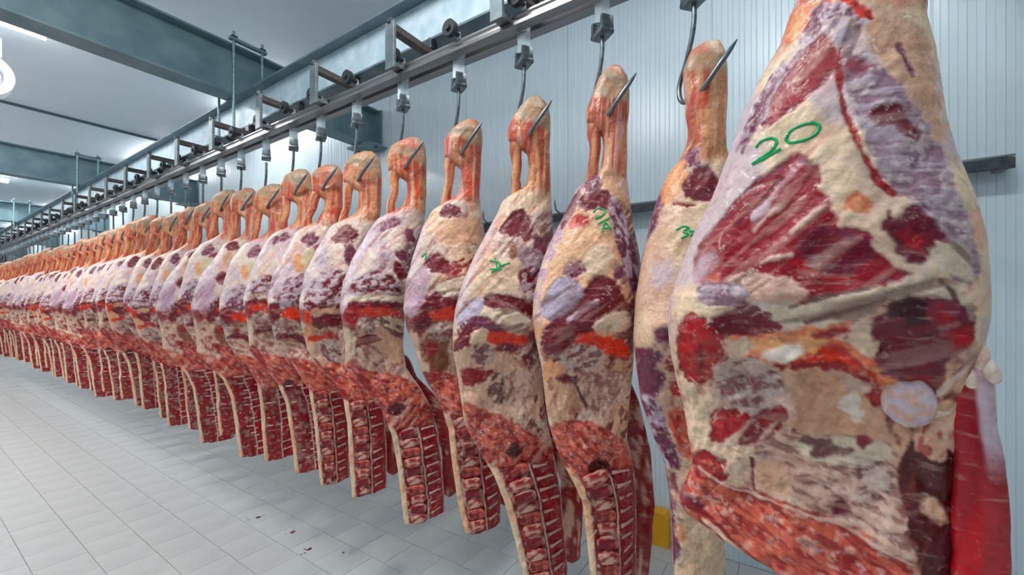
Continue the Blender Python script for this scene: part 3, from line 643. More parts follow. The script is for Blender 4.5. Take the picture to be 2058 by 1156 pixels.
for q in range(len(by)):
    for cy in (4.083, 9.145, 14.5, 19.8, 25.1):
        for sy in (-.14, .14):
            if abs(by[q] - cy - sy) < .06: by[q] += .12
ordn = 'first second third fourth fifth sixth seventh eighth ninth tenth eleventh twelfth thirteenth fourteenth fifteenth sixteenth seventeenth eighteenth nineteenth twentieth twenty-first twenty-second twenty-third twenty-fourth twenty-fifth twenty-sixth twenty-seventh twenty-eighth twenty-ninth thirtieth'.split() + ['one of the far'] * 30
for k, y in enumerate(by):
    e = empty('rail_bracket', (RAIL_X, y, MBZ0))
    tag(e, ('C shaped steel bracket under the rail beam, %s from the viewer' % ordn[k]) if k < 14 else 'C shaped steel bracket under the rail beam, one of the tiny far ones', 'bracket', 'brackets holding the hook rail')
    link('upright_plate', up_me, e); link('foot_plate', foot_me, e); link('arm', arm_me, e)
    link('bolt', top_me, e); c = link('clip', clip_me, e, (.17, 0, 0)); link('bolt', nut_me, c)

# lamps: ceiling fluorescent tubes
def lamp(x, y, along, label, power=1.0, L=1.5):
    e = tag(empty('fluorescent_lamp', (x, y, CEIL_Z), 0 if along == 'x' else math.pi / 2), label, 'lamp', 'fluorescent lamps on the ceiling')
    link('housing', MB().box(-L / 2, L / 2, -.07, .07, -.05, 0, .008).mesh('housing', WHITEP), e)
    for s in (-.05, .05):
        link('tube', MB().tube([(-L / 2 + .03, s, -.09), (L / 2 - .03, s, -.09)], .026, 10).mesh('tube', TUBEM, True), e)
    ld = bpy.data.lights.new('tube_light', 'AREA'); ld.shape = 'RECTANGLE'; ld.size = L; ld.size_y = .16
    ld.energy = LAMP_W * power; ld.color = (1, .985, .965)
    lo = bpy.data.objects.new('tube_light', ld); col.objects.link(lo); lo.parent = e; lo.location = (0, 0, -.13)
for k, (x, y) in enumerate(((.2, 1.6), (.2, 6.1), (-.6, 8.0), (-.3, 11.0), (.85, 14.2), (-.3, 18), (-.3, 22.5), (-.3, 27.5))):  # third one is added, out of view, to brighten the second cross beam
    lamp(x, y, 'x', 'white tube lamp on the ceiling beyond %s' % ('the viewer\'s left shoulder', 'the nearest cross beam', 'the nearest cross beam, added unseen to light the second', 'the second cross beam, over the aisle', 'the second cross beam', 'the third cross beam', 'the fourth cross beam', 'the fifth cross beam')[k], 1.6)
lamp(1.5, -.4, 'y', 'added tube lamp out of view above the viewer, lifting the near wall', 1.0)  # added lamp, unseen, to lift the near wall and carcasses
# added fill lamps hung out of view, mostly to brighten the ceiling
def fill_pendant(x, y, label):
    e = tag(empty('added_fill_lamp', (x, y, CEIL_Z)), label, 'lamp', 'added fill lamps over the aisle')
    for q in (-.6, .6): link('wire', MB().tube([(0, q, -1.15), (0, q, 0)], .004, 6).mesh('wire', DARKM), e)
    link('housing', MB().box(-.08, .08, -.8, .8, -1.2, -1.15, .008).mesh('housing', WHITEP), e)
    for nm, z, w, rx in (('uplight', -1.13, PEND_UP, math.pi), ('downlight', -1.22, PEND_DOWN, 0)):
        ld = bpy.data.lights.new(nm, 'AREA'); ld.shape = 'RECTANGLE'; ld.size = .16; ld.size_y = 1.5
        ld.energy = w; ld.color = (1, .985, .965)
        lo = bpy.data.objects.new(nm, ld); col.objects.link(lo); lo.parent = e; lo.location = (0, 0, z); lo.rotation_euler = (rx, 0, 0)
for k, (x, y) in enumerate(((-.9, -1.6), (-2.2, .6), (-2.2, 4), (-2.2, 8), (-2.2, 12.5), (-2.2, 18), (-2.2, 24))):
    fill_pendant(x, y, 'added fill lamp hung out of view over the aisle, %s from the viewer' % ordn[k])
for k, y in enumerate((5.9, 9.8, 13.6, 18, 23)):
    lamp(2.78, y, 'y', 'white tube lamp beside the wall behind the rail beam, %s from the viewer' % ordn[k], .17)

# round fan at the edge of the view
e = tag(empty('ceiling_fan_cooler', (.57, 6.76, CEIL_Z)), 'round white fan cowl hanging from the ceiling below the nearest cross beam', 'fan')
def lathe(prof, n=40):
    v = []; f = []
    for i in range(n):
        t = 2 * math.pi * i / n
        for r, y in prof: v.append((r * math.cos(t), y, r * math.sin(t)))
    m = len(prof)
    for i in range(n):
        for j in range(m - 1):
            f.append((i * m + j, i * m + j + 1, ((i + 1) % n) * m + j + 1, ((i + 1) % n) * m + j))
    return MB().add(v, f)
fz = -.42
link('cowl', lathe([(.15, -.06), (.17, -.1), (.215, -.09), (.22, .12), (.2, .14), (.17, .1), (.15, -.06)]).mesh('cowl', WHITEP, True), e, (0, 0, fz))
g = MB()
for r in (.03, .06, .09, .12, .145): g.tube([(r * math.cos(2 * math.pi * i / 24), -.07, r * math.sin(2 * math.pi * i / 24)) for i in range(25)], .003, 5, False)
for i in range(6):
    t = math.pi * i / 6; g.tube([(.16 * math.cos(t), -.068, .16 * math.sin(t)), (-.16 * math.cos(t), -.068, -.16 * math.sin(t))], .003, 5)
link('grille', g.mesh('grille', GRILLE), e, (0, 0, fz))
link('motor_plate', lathe([(0, .05), (.16, .05), (.16, .06), (0, .06)]).mesh('motor_plate', GRILLE), e, (0, 0, fz))
for s in (-1, 1): link('strap', MB().box(s * .12 - .015, s * .12 + .015, -.01, .01, -.2, 0).mesh('strap', WHITEP), e)

# wall rail with small hooks
wz = EYE + .697
e = tag(empty('wall_rail', (WALL_X, -.92, wz)), 'grey steel bar on the wall behind the beef sides', 'rail')
link('bar', MB().box(-.10, -.085, 0, 3.46, -.028, .028, .003).mesh('bar', DARKM), e)
link('lip', MB().box(-.10, -.03, 0, 3.46, .034, .043).mesh('lip', STEEL), e)
for y in (.04, .85, 1.65, 2.45, 3.4): link('standoff', MB().box(-.086, -.004, y - .02, y + .02, -.03, .034, .002).mesh('standoff', STEEL), e)
for k, y in enumerate((2.51, 3.26)):
    h = MB().tube([(0, 0, -.02), (0, .005, .01), (-.02, .02, .03), (-.03, .05, .06), (-.03, .06, .11), (-.028, .062, .15)], [.006] * 5 + [.002], 8)
    t = tag(link('wall_hook', h.mesh('wall_hook', DARKM, True)), ('small curved dark hook on the wall bar, right of the two', 'small curved dark hook on the wall bar, left of the two')[k], 'hook', 'small hooks on the wall bar')
    t.location = (WALL_X - .105, -.92 + y, wz)

# dark wall fitting at the upper right, yellow bumper at the wall foot
e = tag(empty('wall_fitting', (WALL_X, -1.08, EYE + 1.52)), 'small dark steel fitting on the wall at the top right corner', 'bracket')
link('body', MB().add([(-.006, -.2, .16), (-.2, -.2, .16), (-.2, -.2, .03), (-.006, -.2, .0), (-.006, .05, .1), (-.1, .05, .1), (-.14, .075, -.035), (-.006, .08, -.05)],
     [(0, 1, 2, 3), (4, 7, 6, 5), (0, 4, 5, 1), (1, 5, 6, 2), (2, 6, 7, 3), (3, 7, 4, 0)]).mesh('body', GALVD), e)
link('hole_plate', MB().box(-.13, -.02, .066, .084, -.045, .02, .003).mesh('hole_plate', BRACKM), e)
link('bolt', MB().tube([(-.07, .08, -.01), (-.07, .1, -.01)], .018, 8).mesh('bolt', PLATEM), e)

e = tag(empty('floor_bumper', (WALL_X - .06, .87, 0)), 'yellow plastic bumper block at the foot of the wall, between two beef sides', 'bumper')
prof = [(-.12, .0), (.12, 0), (.12, .215), (.1, .235), (-.1, .235), (-.12, .215)]
link('block', MB().prism([(p[0], p[1]) for p in prof], 'x', -.05, .05).mesh('block', YELLOW), e)
link('socket', MB().tube([(-.056, .085, .15), (-.04, .085, .15)], .035, 20).mesh('socket', DARKM, True), e)
link('cap_strip', MB().box(-.052, .052, -.1, .1, .2351, .24, .001).mesh('cap_strip', YELLOW), e)

# blood drips on the tiles
rnd = random.Random(9)
for k, (u, v) in enumerate(((519, 1040), (588, 1070), (622, 1104), (690, 1111))):
    d = 850 * EYE / (v - 606); r = d * (u - 1029) / 850
    bx, byy = .832 * d + .555 * r, .555 * d - .832 * r
    m = MB()
    for q in range((5, 7, 6, 1)[k]):
        rad = (.02 if q == 0 else rnd.uniform(.004, .009)) * (.5 if k == 3 else 1)
        ox, oy = (0, 0) if q == 0 else (rnd.uniform(-.07, .05), rnd.uniform(-.02, .09))
        n = 14; ph = rnd.random() * 6
        ring = [(ox + rad * (1 + .25 * math.sin(3 * t + ph)) * math.cos(t), oy + rad * .8 * (1 + .2 * math.cos(2 * t + ph)) * math.sin(t), .0006) for t in [2 * math.pi * i / n for i in range(n)]]
        m.add(ring + [(ox, oy, .0022)], [(i, (i + 1) % n, n) for i in range(n)] + [tuple(range(n - 1, -1, -1))])
    t = tag(link('blood_spot', m.mesh('blood_spot', BLOODM)), ('dark red blood drips on the floor tiles, farthest of the three clusters', 'dark red blood drips on the floor tiles, middle of the three clusters',
            'dark red blood drips on the floor tiles, nearest of the three clusters', 'single small dark speck on the floor tiles')[k], 'blood spot', 'blood drips on the floor')
    t.location = (bx, byy, 0)

# ------------------------------------------------------------------ beef sides
PAL = {k: srgb(v) for k, v in dict(
    pale=(240, 216, 200), cream=(240, 208, 174), creamg=(230, 208, 182), creamy=(220, 206, 164), white=(246, 230, 214), tan=(222, 172, 140), pinkc=(234, 190, 162), pinkw=(234, 194, 178),
    pinkm=(224, 180, 160), orange=(244, 172, 122), orange2=(242, 190, 150), lilac=(218, 196, 208), lilacp=(200, 158, 186), silver=(196, 178, 198), mott=(188, 164, 176),
    purple=(124, 54, 80), red=(158, 30, 44), red2=(164, 40, 46), redb=(190, 20, 32), redo=(236, 66, 44), blood=(160, 14, 22), dk=(118, 22, 40), dkg=(124, 84, 80),
    blk=(62, 14, 28), brown=(154, 102, 74), pink=(228, 108, 90), pelv=(214, 184, 172), loin=(224, 108, 86), cav=(84, 18, 22), dred=(150, 24, 32)).items()}  # cavity tone: dark inner meat with the shade of the hollows put in
EDGE = dict(red='purple', red2='purple', dk='purple', redb='dk', redo='red', cream='pinkw', purple='lilac', tan='pinkm', orange='redo', silver='purple', lilac='pinkw')
MIX2 = dict(mott='purple', purple='lilac', dk='lilac', pelv='dk', pinkm='dk', loin='red2', red2='cream', lilacp='cream', dkg='cream', tan='red2')

def sd_poly(px, pz, poly):
    d2 = np.full(px.shape, 1e9); ins = np.zeros(px.shape, bool)
    n = len(poly)
    for i in range(n):
        ax, az = poly[i]; bx, bz = poly[(i + 1) % n]
        ex, ez = bx - ax, bz - az; wx, wz = px - ax, pz - az
        t = np.clip((wx * ex + wz * ez) / (ex * ex + ez * ez + 1e-12), 0, 1)
        d2 = np.minimum(d2, (wx - ex * t) ** 2 + (wz - ez * t) ** 2)
        c = (az <= pz) != (bz <= pz)
        ins ^= c & (wx < ex * wz / (ez if abs(ez) > 1e-9 else 1e-9))
    return np.where(ins, -1, 1) * np.sqrt(d2)

def sd_line(px, pz, pts):
    d2 = np.full(px.shape, 1e9)
    for (ax, az), (bx, bz) in zip(pts, pts[1:]):
        ex, ez = bx - ax, bz - az; wx, wz = px - ax, pz - az
        t = np.clip((wx * ex + wz * ez) / (ex * ex + ez * ez + 1e-12), 0, 1)
        d2 = np.minimum(d2, (wx - ex * t) ** 2 + (wz - ez * t) ** 2)
    return np.sqrt(d2)

def lay(C, x, z, front, layers, pxm, seed, wob=.006):
    fs = 1.0 if pxm > 1000 else .6
    """lays the meat, fat and membrane patches over the base tint"""
    for q, (kind, cname, ang, flat) in enumerate(layers):
        pts = [(flat[i] / 1000, flat[i + 1] / 1000) for i in range(0, len(flat), 2)]
        if kind[0] != 's':
            for _ in range(2): pts = [q for i in range(len(pts)) for q in (tuple(.75 * np.array(pts[i]) + .25 * np.array(pts[(i + 1) % len(pts)])), tuple(.25 * np.array(pts[i]) + .75 * np.array(pts[(i + 1) % len(pts)])))]
        P = np.array(pts); pad = .03
        idx = np.nonzero((front > .01) & (x > P[:, 0].min() - pad) & (x < P[:, 0].max() + pad) & (z > P[:, 1].min() - pad) & (z < P[:, 1].max() + pad))[0]
        if not len(idx): continue
        X, Z = x[idx], z[idx]; sd = seed + q * 13
        w1 = (fbm(X * 40 + 3, Z * 40 + 7, sd) - .5) * 2; w2 = (fbm(X * 130, Z * 130, sd + 5, 2) - .5) * 2
        c = PAL[cname]
        if kind[0] == 's':
            wd = float(kind[1:]) / pxm / 2
            d = sd_line(X, Z, pts) - wd * (1 + .9 * w1) + wob * .35 * w2
            a = sst(.0022, -.0022, d)
            if wd > .0035 and cname in ('lilac', 'pinkw'): a = a * (.25 + .6 * sst(.38, .58, rot_noise(X, Z, 52, 10, 90 * fs, sd + 2, 2)))
            cc = np.repeat(c[None], len(idx), 0)
        else:
            d = sd_poly(X, Z, pts) - (.004 if fs == 1 else .010) + wob * (1.0 * w1 + .6 * w2)
            if kind == 'f' or kind == 'x':
                d = d + .012 * (rot_noise(X, Z, ang, 14, 110, sd + 9) - .5)
            if kind == 'm': d = d + (.013 if fs == 1 else .026) * (rot_noise(X, Z, ang or 48, 14, 110 * fs, sd + 9, 2) - .5) + (0 if fs == 1 else .016) * (fbm(X * 26, Z * 26, sd + 14) - .5)
            a = sst(.0035, -.0035, d) if fs == 1 else sst(.005, -.008, d)
            if kind == 'm' and cname in ('lilac', 'lilacp'): a = sst(.012, -.022, d) * .75
            cc = np.repeat(c[None], len(idx), 0)
            ek = EDGE.get(cname)
            if ek: cc = cc + (PAL[ek] - cc) * (sst(-.016 if fs == 1 else -.009, .002, d + .01 * w2) * (.65 if fs == 1 else .45))[:, None]
            g = rot_noise(X, Z, ang, 12, 120, sd + 3)
            if kind == 'm':
                cc = cc * (.78 + .44 * g)[:, None]
                st = sst(.66, .8, rot_noise(X, Z, ang, 9, 100 * fs, sd + 21, 1)) * .4
                if cname in ('red', 'red2', 'dk', 'purple', 'redb'): cc = cc + (PAL['pinkw'] - cc) * st[:, None] * (.6 if cname != 'redb' else .15)
                else: cc = cc + (PAL['pink'] - cc) * st[:, None] * .25
            elif kind == 'f':
                st = sst(.5, .68, rot_noise(X, Z, ang, 9, 80 * fs, sd + 21, 2))
                cc = cc + (PAL['dkg'] - cc) * (st * .75)[:, None]
                cc = cc * (.85 + .3 * g)[:, None]
            else:
                c2 = PAL[MIX2.get(cname, 'cream')]
                n1 = fbm(X * 75 * fs, Z * 75 * fs, sd + 31); n2 = rot_noise(X, Z, ang, 26, 110 * fs, sd + 33, 2)
                st = sst(.46, .58, .35 * n1 + .65 * n2)
                cc = cc + (c2 - cc) * (st * (.6 if cname in ('pinkm', 'mott') else .8))[:, None]
                n3 = sst(.6, .7, fbm(X * 90 + 9, Z * 90, sd + 37))
                cc = cc + (PAL['white'] - cc) * (n3 * (.35 if cname != 'cav' else 0))[:, None]
        a = (a * front[idx])[:, None]
        C[idx] = C[idx] * (1 - a) + cc * a
    return C

DFT = np.array([(.90, .03), (.8, .045), (.6, .04), (.5, .045), (.4, .075), (.25, .11), (.05, .135), (-.05, .14), (-.12, .11), (-.2, .07), (-.35, .05), (-.6, .04), (-1.3, .035)])[::-1]
DBT = np.array([(.90, .03), (.8, .04), (.6, .04), (.5, .05), (.4, .08), (.25, .11), (.05, .135), (-.05, .14), (-.2, .13), (-.35, .12), (-.5, .1), (-.65, .07), (-1.3, .05)])[::-1]
EXF = np.array([(.9, 1), (0, .95), (-.08, .8), (-.2, .5), (-.35, .42), (-1.3, .3)])[::-1]
BND = np.array([(.9, 0), (-.45, 0), (-.7, .035), (-1.3, .05)])[::-1]
ZB = -1.2                       # lowest point of a carcass under eye height
HIP = {1: .06, 2: -.02, 3: -.03, 4: -.04, 5: .03, 6: .03, 7: .04, 8: .05, 20: .04, 21: .03, 22: .045, 23: .03, 24: .05}
LOIN = {1: -.3, 2: -3, 3: -.47, 4: -.5, 5: -.36, 6: -.38, 7: -.38, 8: -.38, 20: -.38, 21: -.38, 22: -.38, 23: -.37, 24: -.38}
RIBZ = {1: -.75, 2: -3, 3: -.63, 4: -.69, 5: -.53, 6: -.66, 7: -.56, 8: -.55, 20: -.56, 21: -.57, 22: -.55, 23: -.56, 24: -.57}

class Body:
    def __init__(s, n, prof, scale=1.0, gap=.09):
        s.n = n
        P = np.array(prof)[::-1]
        s.zt, s.zb = (P[-1, 0] + P[-1, 2]) / 2, (P[0, 0] + P[0, 2]) / 2
        s.zf = np.linspace(s.zb, s.zt, 600)
        k = np.hanning(9); k /= k.sum()
        def sm(a):
            return np.convolve(np.pad(a, 4, mode='reflect', reflect_type='odd'), k, 'valid')
        s.L = sm(np.interp(s.zf, P[:, 0], P[:, 1])); s.R = sm(np.interp(s.zf, P[:, 2], P[:, 3]))
        s.sc = scale; s.zo = HIP[n]
        s.gap = gap
    def LR(s, z, cut=True):
        L = np.interp(z, s.zf, s.L); R = np.interp(z, s.zf, s.R)
        if cut and s.gap:
            L = L + s.gap * sst(.42, .52, z) * sst(.70, .63, z)
        return L, R
    def surf(s, z, c, sn):
        """point of the skin: c, sn = cos and sin round the section (sn < 0 is the front)"""
        L, R = s.LR(z)
        m, h = (L + R) / 2, np.maximum((R - L) / 2, .002)
        zz = z - s.zo
        tip = np.sqrt(np.clip((s.zt - z) / .06, .0004, 1))
        lim = h * 1.35 + .01
        df = np.minimum(np.interp(zz, DFT[:, 0], DFT[:, 1]) * s.sc, lim) * tip
        db = np.minimum(np.interp(zz, DBT[:, 0], DBT[:, 1]) * s.sc, lim) * tip
        ef = np.interp(zz, EXF[:, 0], EXF[:, 1])
        a = np.abs(sn)
        y = np.where(sn < 0, -df * a ** ef, db * a ** .8)
        x = m + h * c
        t = (c + 1) / 2
        y = y + np.interp(zz, BND[:, 0], BND[:, 1]) * t * t * 2
        # lump, ledge, cavity and unevenness on the cut face
        fr = np.where(sn < 0, a ** .6, 0)
        W = R - L
        lx = L + .13 * W
        g = np.exp(-((x - lx) / (.14 * W + .01)) ** 2 - ((zz + .13) / .085) ** 2)
        y = y - .045 * s.sc * g * fr
        g = np.exp(-((x - (m + .1 * W)) / (.3 * W)) ** 2 - ((zz + .16) / .02) ** 2)
        y = y - .018 * s.sc * g * fr
        g = np.exp(-((x - (m + .12 * W)) / (.28 * W)) ** 2 - ((zz + .33) / .11) ** 2)
        y = y + .035 * s.sc * g * fr
        nz = fbm(x * 14 + s.n * 7, z * 10, 3 + s.n) - .5
        n2 = fbm(x * 45, z * 40 + s.n, 8 + s.n) - .5
        n3 = rot_noise(x, z, 50, 6, 26, 12 + s.n) - .5
        low = sst(.0, -.25, zz)
        y = y + fr * ((.022 + .03 * low) * nz + (.006 + .014 * low) * n2 + .010 * (1 - low) * n3) * np.clip(h / .1, .2, 1)
        y = y + np.where(sn >= 0, a ** .6, 0) * .02 * nz
        return x, y
    def build(s, name, nt, nz, base, seed):
        th = np.arange(nt) * 2 * math.pi / nt
        zs = np.linspace(s.zt, s.zb, nz)
        Z, T = np.meshgrid(zs, th, indexing='ij')
        Z = Z.ravel(); T = T.ravel()
        c, sn = np.cos(T), -np.sin(T)
        X, Y = s.surf(Z, c, sn)
        jag = .012 * (fbm(X * 40, Y * 40, 5) - .5) * sst(s.zb + .05, s.zb, Z)
        Zv = Z + jag
        front = sst(-.02, .12, -sn)
        C = base(s, X, Z, (c + 1) / 2, front, seed)
        i = np.arange(nz - 1)[:, None] * nt; k = np.arange(nt)[None]
        F = np.stack([i + k, i + (k + 1) % nt, i + nt + (k + 1) % nt, i + nt + k], -1).reshape(-1, 4)
        lum = C @ np.array([.3, .6, .1])
        lum2 = lum.reshape(nz, nt); lum2 = (lum2 + np.roll(lum2, 1, 1) + np.roll(lum2, -1, 1)) / 3
        Y = Y - (.007 if s.n == 1 else .009) * (np.clip(lum2.ravel(), 0, .7) - .3) * front
        V = np.c_[X, Y, Zv - ZB]
        # close both ends with strips across the section
        h = nt // 2
        extra = []
        for r0 in (0, (nz - 1) * nt):
            for q in range(h - 1):
                a0, a1 = r0 + q, r0 + q + 1
                b0, b1 = r0 + (nt - q) % nt, r0 + (nt - q - 1) % nt
                extra.append((b0, b1, a1, a0) if r0 else (a0, a1, b1, b0))
        extra = np.array([e for e in extra if len(set(e)) == 4])
        F = np.vstack([F[:, ::-1], extra])
        s.mesh = np_mesh(name, V, F, np.clip(C, .002, .95), MEAT)
        return s.mesh

def base_tint(s, x, z, t, front, seed):
    n = s.n; zz = z - s.zo
    f1 = fbm(x * 12, z * 9, seed); f2 = fbm(x * 40, z * 34, seed + 3); f3 = rot_noise(x, z, 52, 8, 60, seed + 7); f4 = fbm(x * 90, z * 90, seed + 11)
    def mix(a, b, m): return a + (b - a) * m[:, None]
    one = np.ones(len(x))
    # thigh: cream fat with lilac membrane
    tone = 'orange2' if n == 3 else 'pale' if n >= 6 else 'cream'
    C = mix(PAL[tone][None] * one[:, None], PAL['lilac'][None], sst(.42, .62, f1) * (.75 if n in (1, 6, 7, 8) or n > 9 else .4))
    C = mix(C, PAL['pink'][None], sst(.55, .75, f3) * .35)
    C = C * (.86 + .28 * f2)[:, None]
    # left rim: pale lilac edge highlight painted into the tint
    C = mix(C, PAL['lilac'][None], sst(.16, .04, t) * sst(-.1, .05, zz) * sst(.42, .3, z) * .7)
    # hip
    H = mix(PAL['tan'][None] * one[:, None], PAL['pinkm'][None], sst(.4, .6, f1))
    H = mix(H, PAL['dk'][None], sst(.53, .61, .5 * f2 + .5 * rot_noise(x, z, 65, 16, 60, seed + 20)) * .85)
    H = mix(H, PAL['white'][None], sst(.58, .68, rot_noise(x, z, 60, 14, 80, seed + 24)) * .55)
    H = mix(H, PAL['cream'][None], sst(.2, .1, t) * .8)
    if n >= 5:
        H = mix(H, PAL['pinkm'][None], one * .45)
        H = mix(H, PAL['red2'][None], sst(.54, .62, .6 * f2 + .4 * f1) * sst(.12, .2, t) * .75)
    C = mix(C, H, sst(-.1, -.16, zz))
    if n >= 5:      # dark red cut muscle in a band along the hip
        band = sst(.05, .025, np.abs(zz + .125 + .04 * (f1 - .5) - .03 * t)) * sst(.42, .5, .5 * f2 + .5 * f1 + .12 * (t < .3))
        C = mix(C, mix(PAL['dk'][None] * one[:, None], PAL['red2'][None], sst(.4, .6, f4)), band * .9)
        C = mix(C, PAL['purple'][None], sst(.54, .66, .5 * f3 + .5 * f1) * sst(-.12, -.02, zz) * sst(.16, .04, zz) * .55)
    # loin
    L = mix(PAL['loin'][None] * one[:, None], PAL['red2'][None], sst(.46, .6, .6 * f2 + .4 * f4))
    L = mix(L, PAL['pinkw'][None], sst(.58, .68, f3) * .6)
    C = mix(C, L, sst(LOIN[n] + .02, LOIN[n] - .03, z + .12 * t + .05 * (f1 - .5)))
    # rib section: back fat | spine | cord | ribs
    B = mix(PAL['dred'][None] * one[:, None], PAL['dk'][None], sst(.4, .6, f2))
    B = mix(B, PAL['pinkw'][None], sst(.55, .66, f2) * sst(.62, .5, t) * (.6 if n < 20 else .28))
    B = mix(B, PAL['redb'][None], sst(.6, .7, t) * .6)
    tj = t + .05 * (f2 - .5)
    B = mix(B, PAL['cream'][None], sst(.15, .11, tj)); B = mix(B, PAL['orange'][None], sst(.17, .1, tj) * sst(.45, .6, f1) * .6)
    B = mix(B, PAL['pinkw'][None], sst(.025, .012, np.abs(tj - .6)))
    B = mix(B, PAL['pinkw'][None], sst(.965, .985, tj) * .7)
    C = mix(C, B, sst(RIBZ[n] + .01, RIBZ[n] - .02, z + .03 * (f2 - .5)))
    # shank and hock
    S = mix(PAL['orange'][None] * .86 * one[:, None], srgb((206, 98, 78))[None], sst(.38, .62, rot_noise(x, z, 88, 6, 60, seed + 40)))
    S = mix(S, PAL['redo'][None], sst(.58, .7, f1) * .6); S = mix(S, PAL['brown'][None], sst(.6, .7, f2) * .5)
    S = mix(S, PAL['pinkw'][None], sst(.6, .72, rot_noise(x, z, 88, 5, 80, seed + 44)) * .6)
    C = mix(C, S, sst(.44, .49, z + .05 * (f2 - .5)))
    K = mix(srgb((204, 158, 122))[None] * one[:, None], srgb((184, 160, 132))[None], sst(.4, .6, f2)); K = mix(K, PAL['pink'][None], sst(.58, .7, f1) * .6)
    C = mix(C, K, sst(.745, .775, z + .35 * (x - .03) + .04 * (f1 - .5)))
    # outer, back side
    O = mix(PAL['pinkc'][None] * one[:, None], PAL['purple'][None], sst(.48, .6, .6 * f1 + .4 * f3)); O = mix(O, PAL['lilac'][None], sst(.55, .68, f2) * .5)
    O = np.where((z > .46)[:, None], S, O)
    C = mix(O, C, front)
    if n == 2:
        G = mix(PAL['cream'][None] * one[:, None], PAL['pinkc'][None], sst(.4, .6, f1)); G = mix(G, PAL['purple'][None], sst(.56, .66, .6 * f1 + .4 * f2) * sst(-.25, -.4, z) * .9)
        G = mix(G, PAL['tan'][None], sst(.5, .7, f3) * .5)
        C = mix(C, G, sst(.46, .4, z) * front)
    if 2 < n < 9:   # thin purple skin and fine red fibres over the thigh
        th = sst(-.12, -.02, zz) * sst(.45, .38, z) * front
        C = mix(C, PAL['purple'][None], sst(.56, .7, .55 * f3 + .45 * f1) * th * .5)
        C = mix(C, PAL['red2'][None], sst(.6, .7, rot_noise(x, z, 40, 10, 55, seed + 61, 2)) * th * .3)
    if 1 < n < 9:   # purple and dark red mottle along the inner rim
        rim = sst(.66, .82, t + .12 * (f1 - .5)) * sst(.40, .33, z) * sst(-.3, -.2, zz) * front
        C = mix(C, mix(PAL['purple'][None] * one[:, None], PAL['dk'][None], sst(.4, .6, f2)), rim * sst(.4, .52, .5 * f2 + .5 * f3) * .85)
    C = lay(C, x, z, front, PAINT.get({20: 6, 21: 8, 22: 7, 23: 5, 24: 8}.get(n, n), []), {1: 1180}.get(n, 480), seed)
    body = sst(.5, .42, z) * front
    v1 = np.abs(rot_noise(x, z, 48, 12, 45, seed + 51) - .5); v2 = np.abs(fbm(x * 38 + 4, z * 30, seed + 53) - .5)
    hipz = sst(-.05, -.15, zz) * sst(LOIN[n] - .1, LOIN[n], z)
    C = mix(C, PAL['white'][None], sst(.014, .004, v1) * sst(.45, .6, f1) * body * .55)
    C = mix(C, PAL['red2'][None], sst(.6, .72, f2) * sst(.5, .6, f1) * body * (.15 + .4 * hipz))
    return C

def vary(prof, dx, w, dz):
    out = []
    for zl, l, zr, r in prof:
        m = (l + r) / 2; q = dx * (1 if zl < .3 else 0)
        out.append((zl + dz * (zl < .4), m + q + (l - m) * w, zr + dz * (zr < .4), m + q + (r - m) * w))
    return out

def simple_tint(colname, col2, seed, f=30, lo=.45, hi=.6):
    def fn(s, x, z, t, front, sd):
        n1 = fbm(x * f, z * f * .7, seed); n2 = rot_noise(x, z, 86, 5, 70, seed + 4)
        C = PAL[colname][None] + (PAL[col2] - PAL[colname])[None] * sst(lo, hi, .5 * n1 + .5 * n2)[:, None]
        return C * (.85 + .3 * fbm(x * 80, z * 80, seed + 9))[:, None]
    return fn

def slab(name, path, nt, nz, tint, seed):
    """a soft strip: path rows of (z, left, right, y, half thickness)"""
    P = np.array(path)[::-1]
    z = np.linspace(P[-1, 0], P[0, 0], nz); th = np.arange(nt) * 2 * math.pi / nt
    Z, T = np.meshgrid(z, th, indexing='ij'); Z = Z.ravel(); T = T.ravel()
    l, r, y0, hh = (np.interp(Z, P[:, 0], P[:, q]) for q in (1, 2, 3, 4))
    tip = np.sqrt(np.clip(np.minimum(P[-1, 0] - Z, Z - P[0, 0]) / .03, .01, 1))
    c, sn = np.cos(T), -np.sin(T)
    X = (l + r) / 2 + (r - l) / 2 * c * tip + .012 * (fbm(Z * 9 + seed, Z * 0 + 2.5, seed) - .5)
    Y = y0 + hh * tip * np.sign(sn) * np.abs(sn) ** .7 + .02 * (fbm(X * 16, Z * 6, seed + 1) - .5)
    C = tint(None, X, Z, (c + 1) / 2, np.ones(len(X)), seed)
    i = np.arange(nz - 1)[:, None] * nt; k = np.arange(nt)[None]
    F = np.stack([i + nt + k, i + nt + (k + 1) % nt, i + (k + 1) % nt, i + k], -1).reshape(-1, 4)
    V = np.c_[X, Y, Z - ZB]
    ex = []
    for r0 in (0, (nz - 1) * nt):
        for q in range(nt // 2 - 1):
            e = (r0 + q, r0 + q + 1, r0 + (nt - q - 1) % nt, r0 + (nt - q) % nt)
            if len(set(e)) == 4: ex.append(e if r0 == 0 else e[::-1])
    return np_mesh(name, V, np.vstack([F, np.array(ex)]), np.clip(C, .002, .95), MEAT)

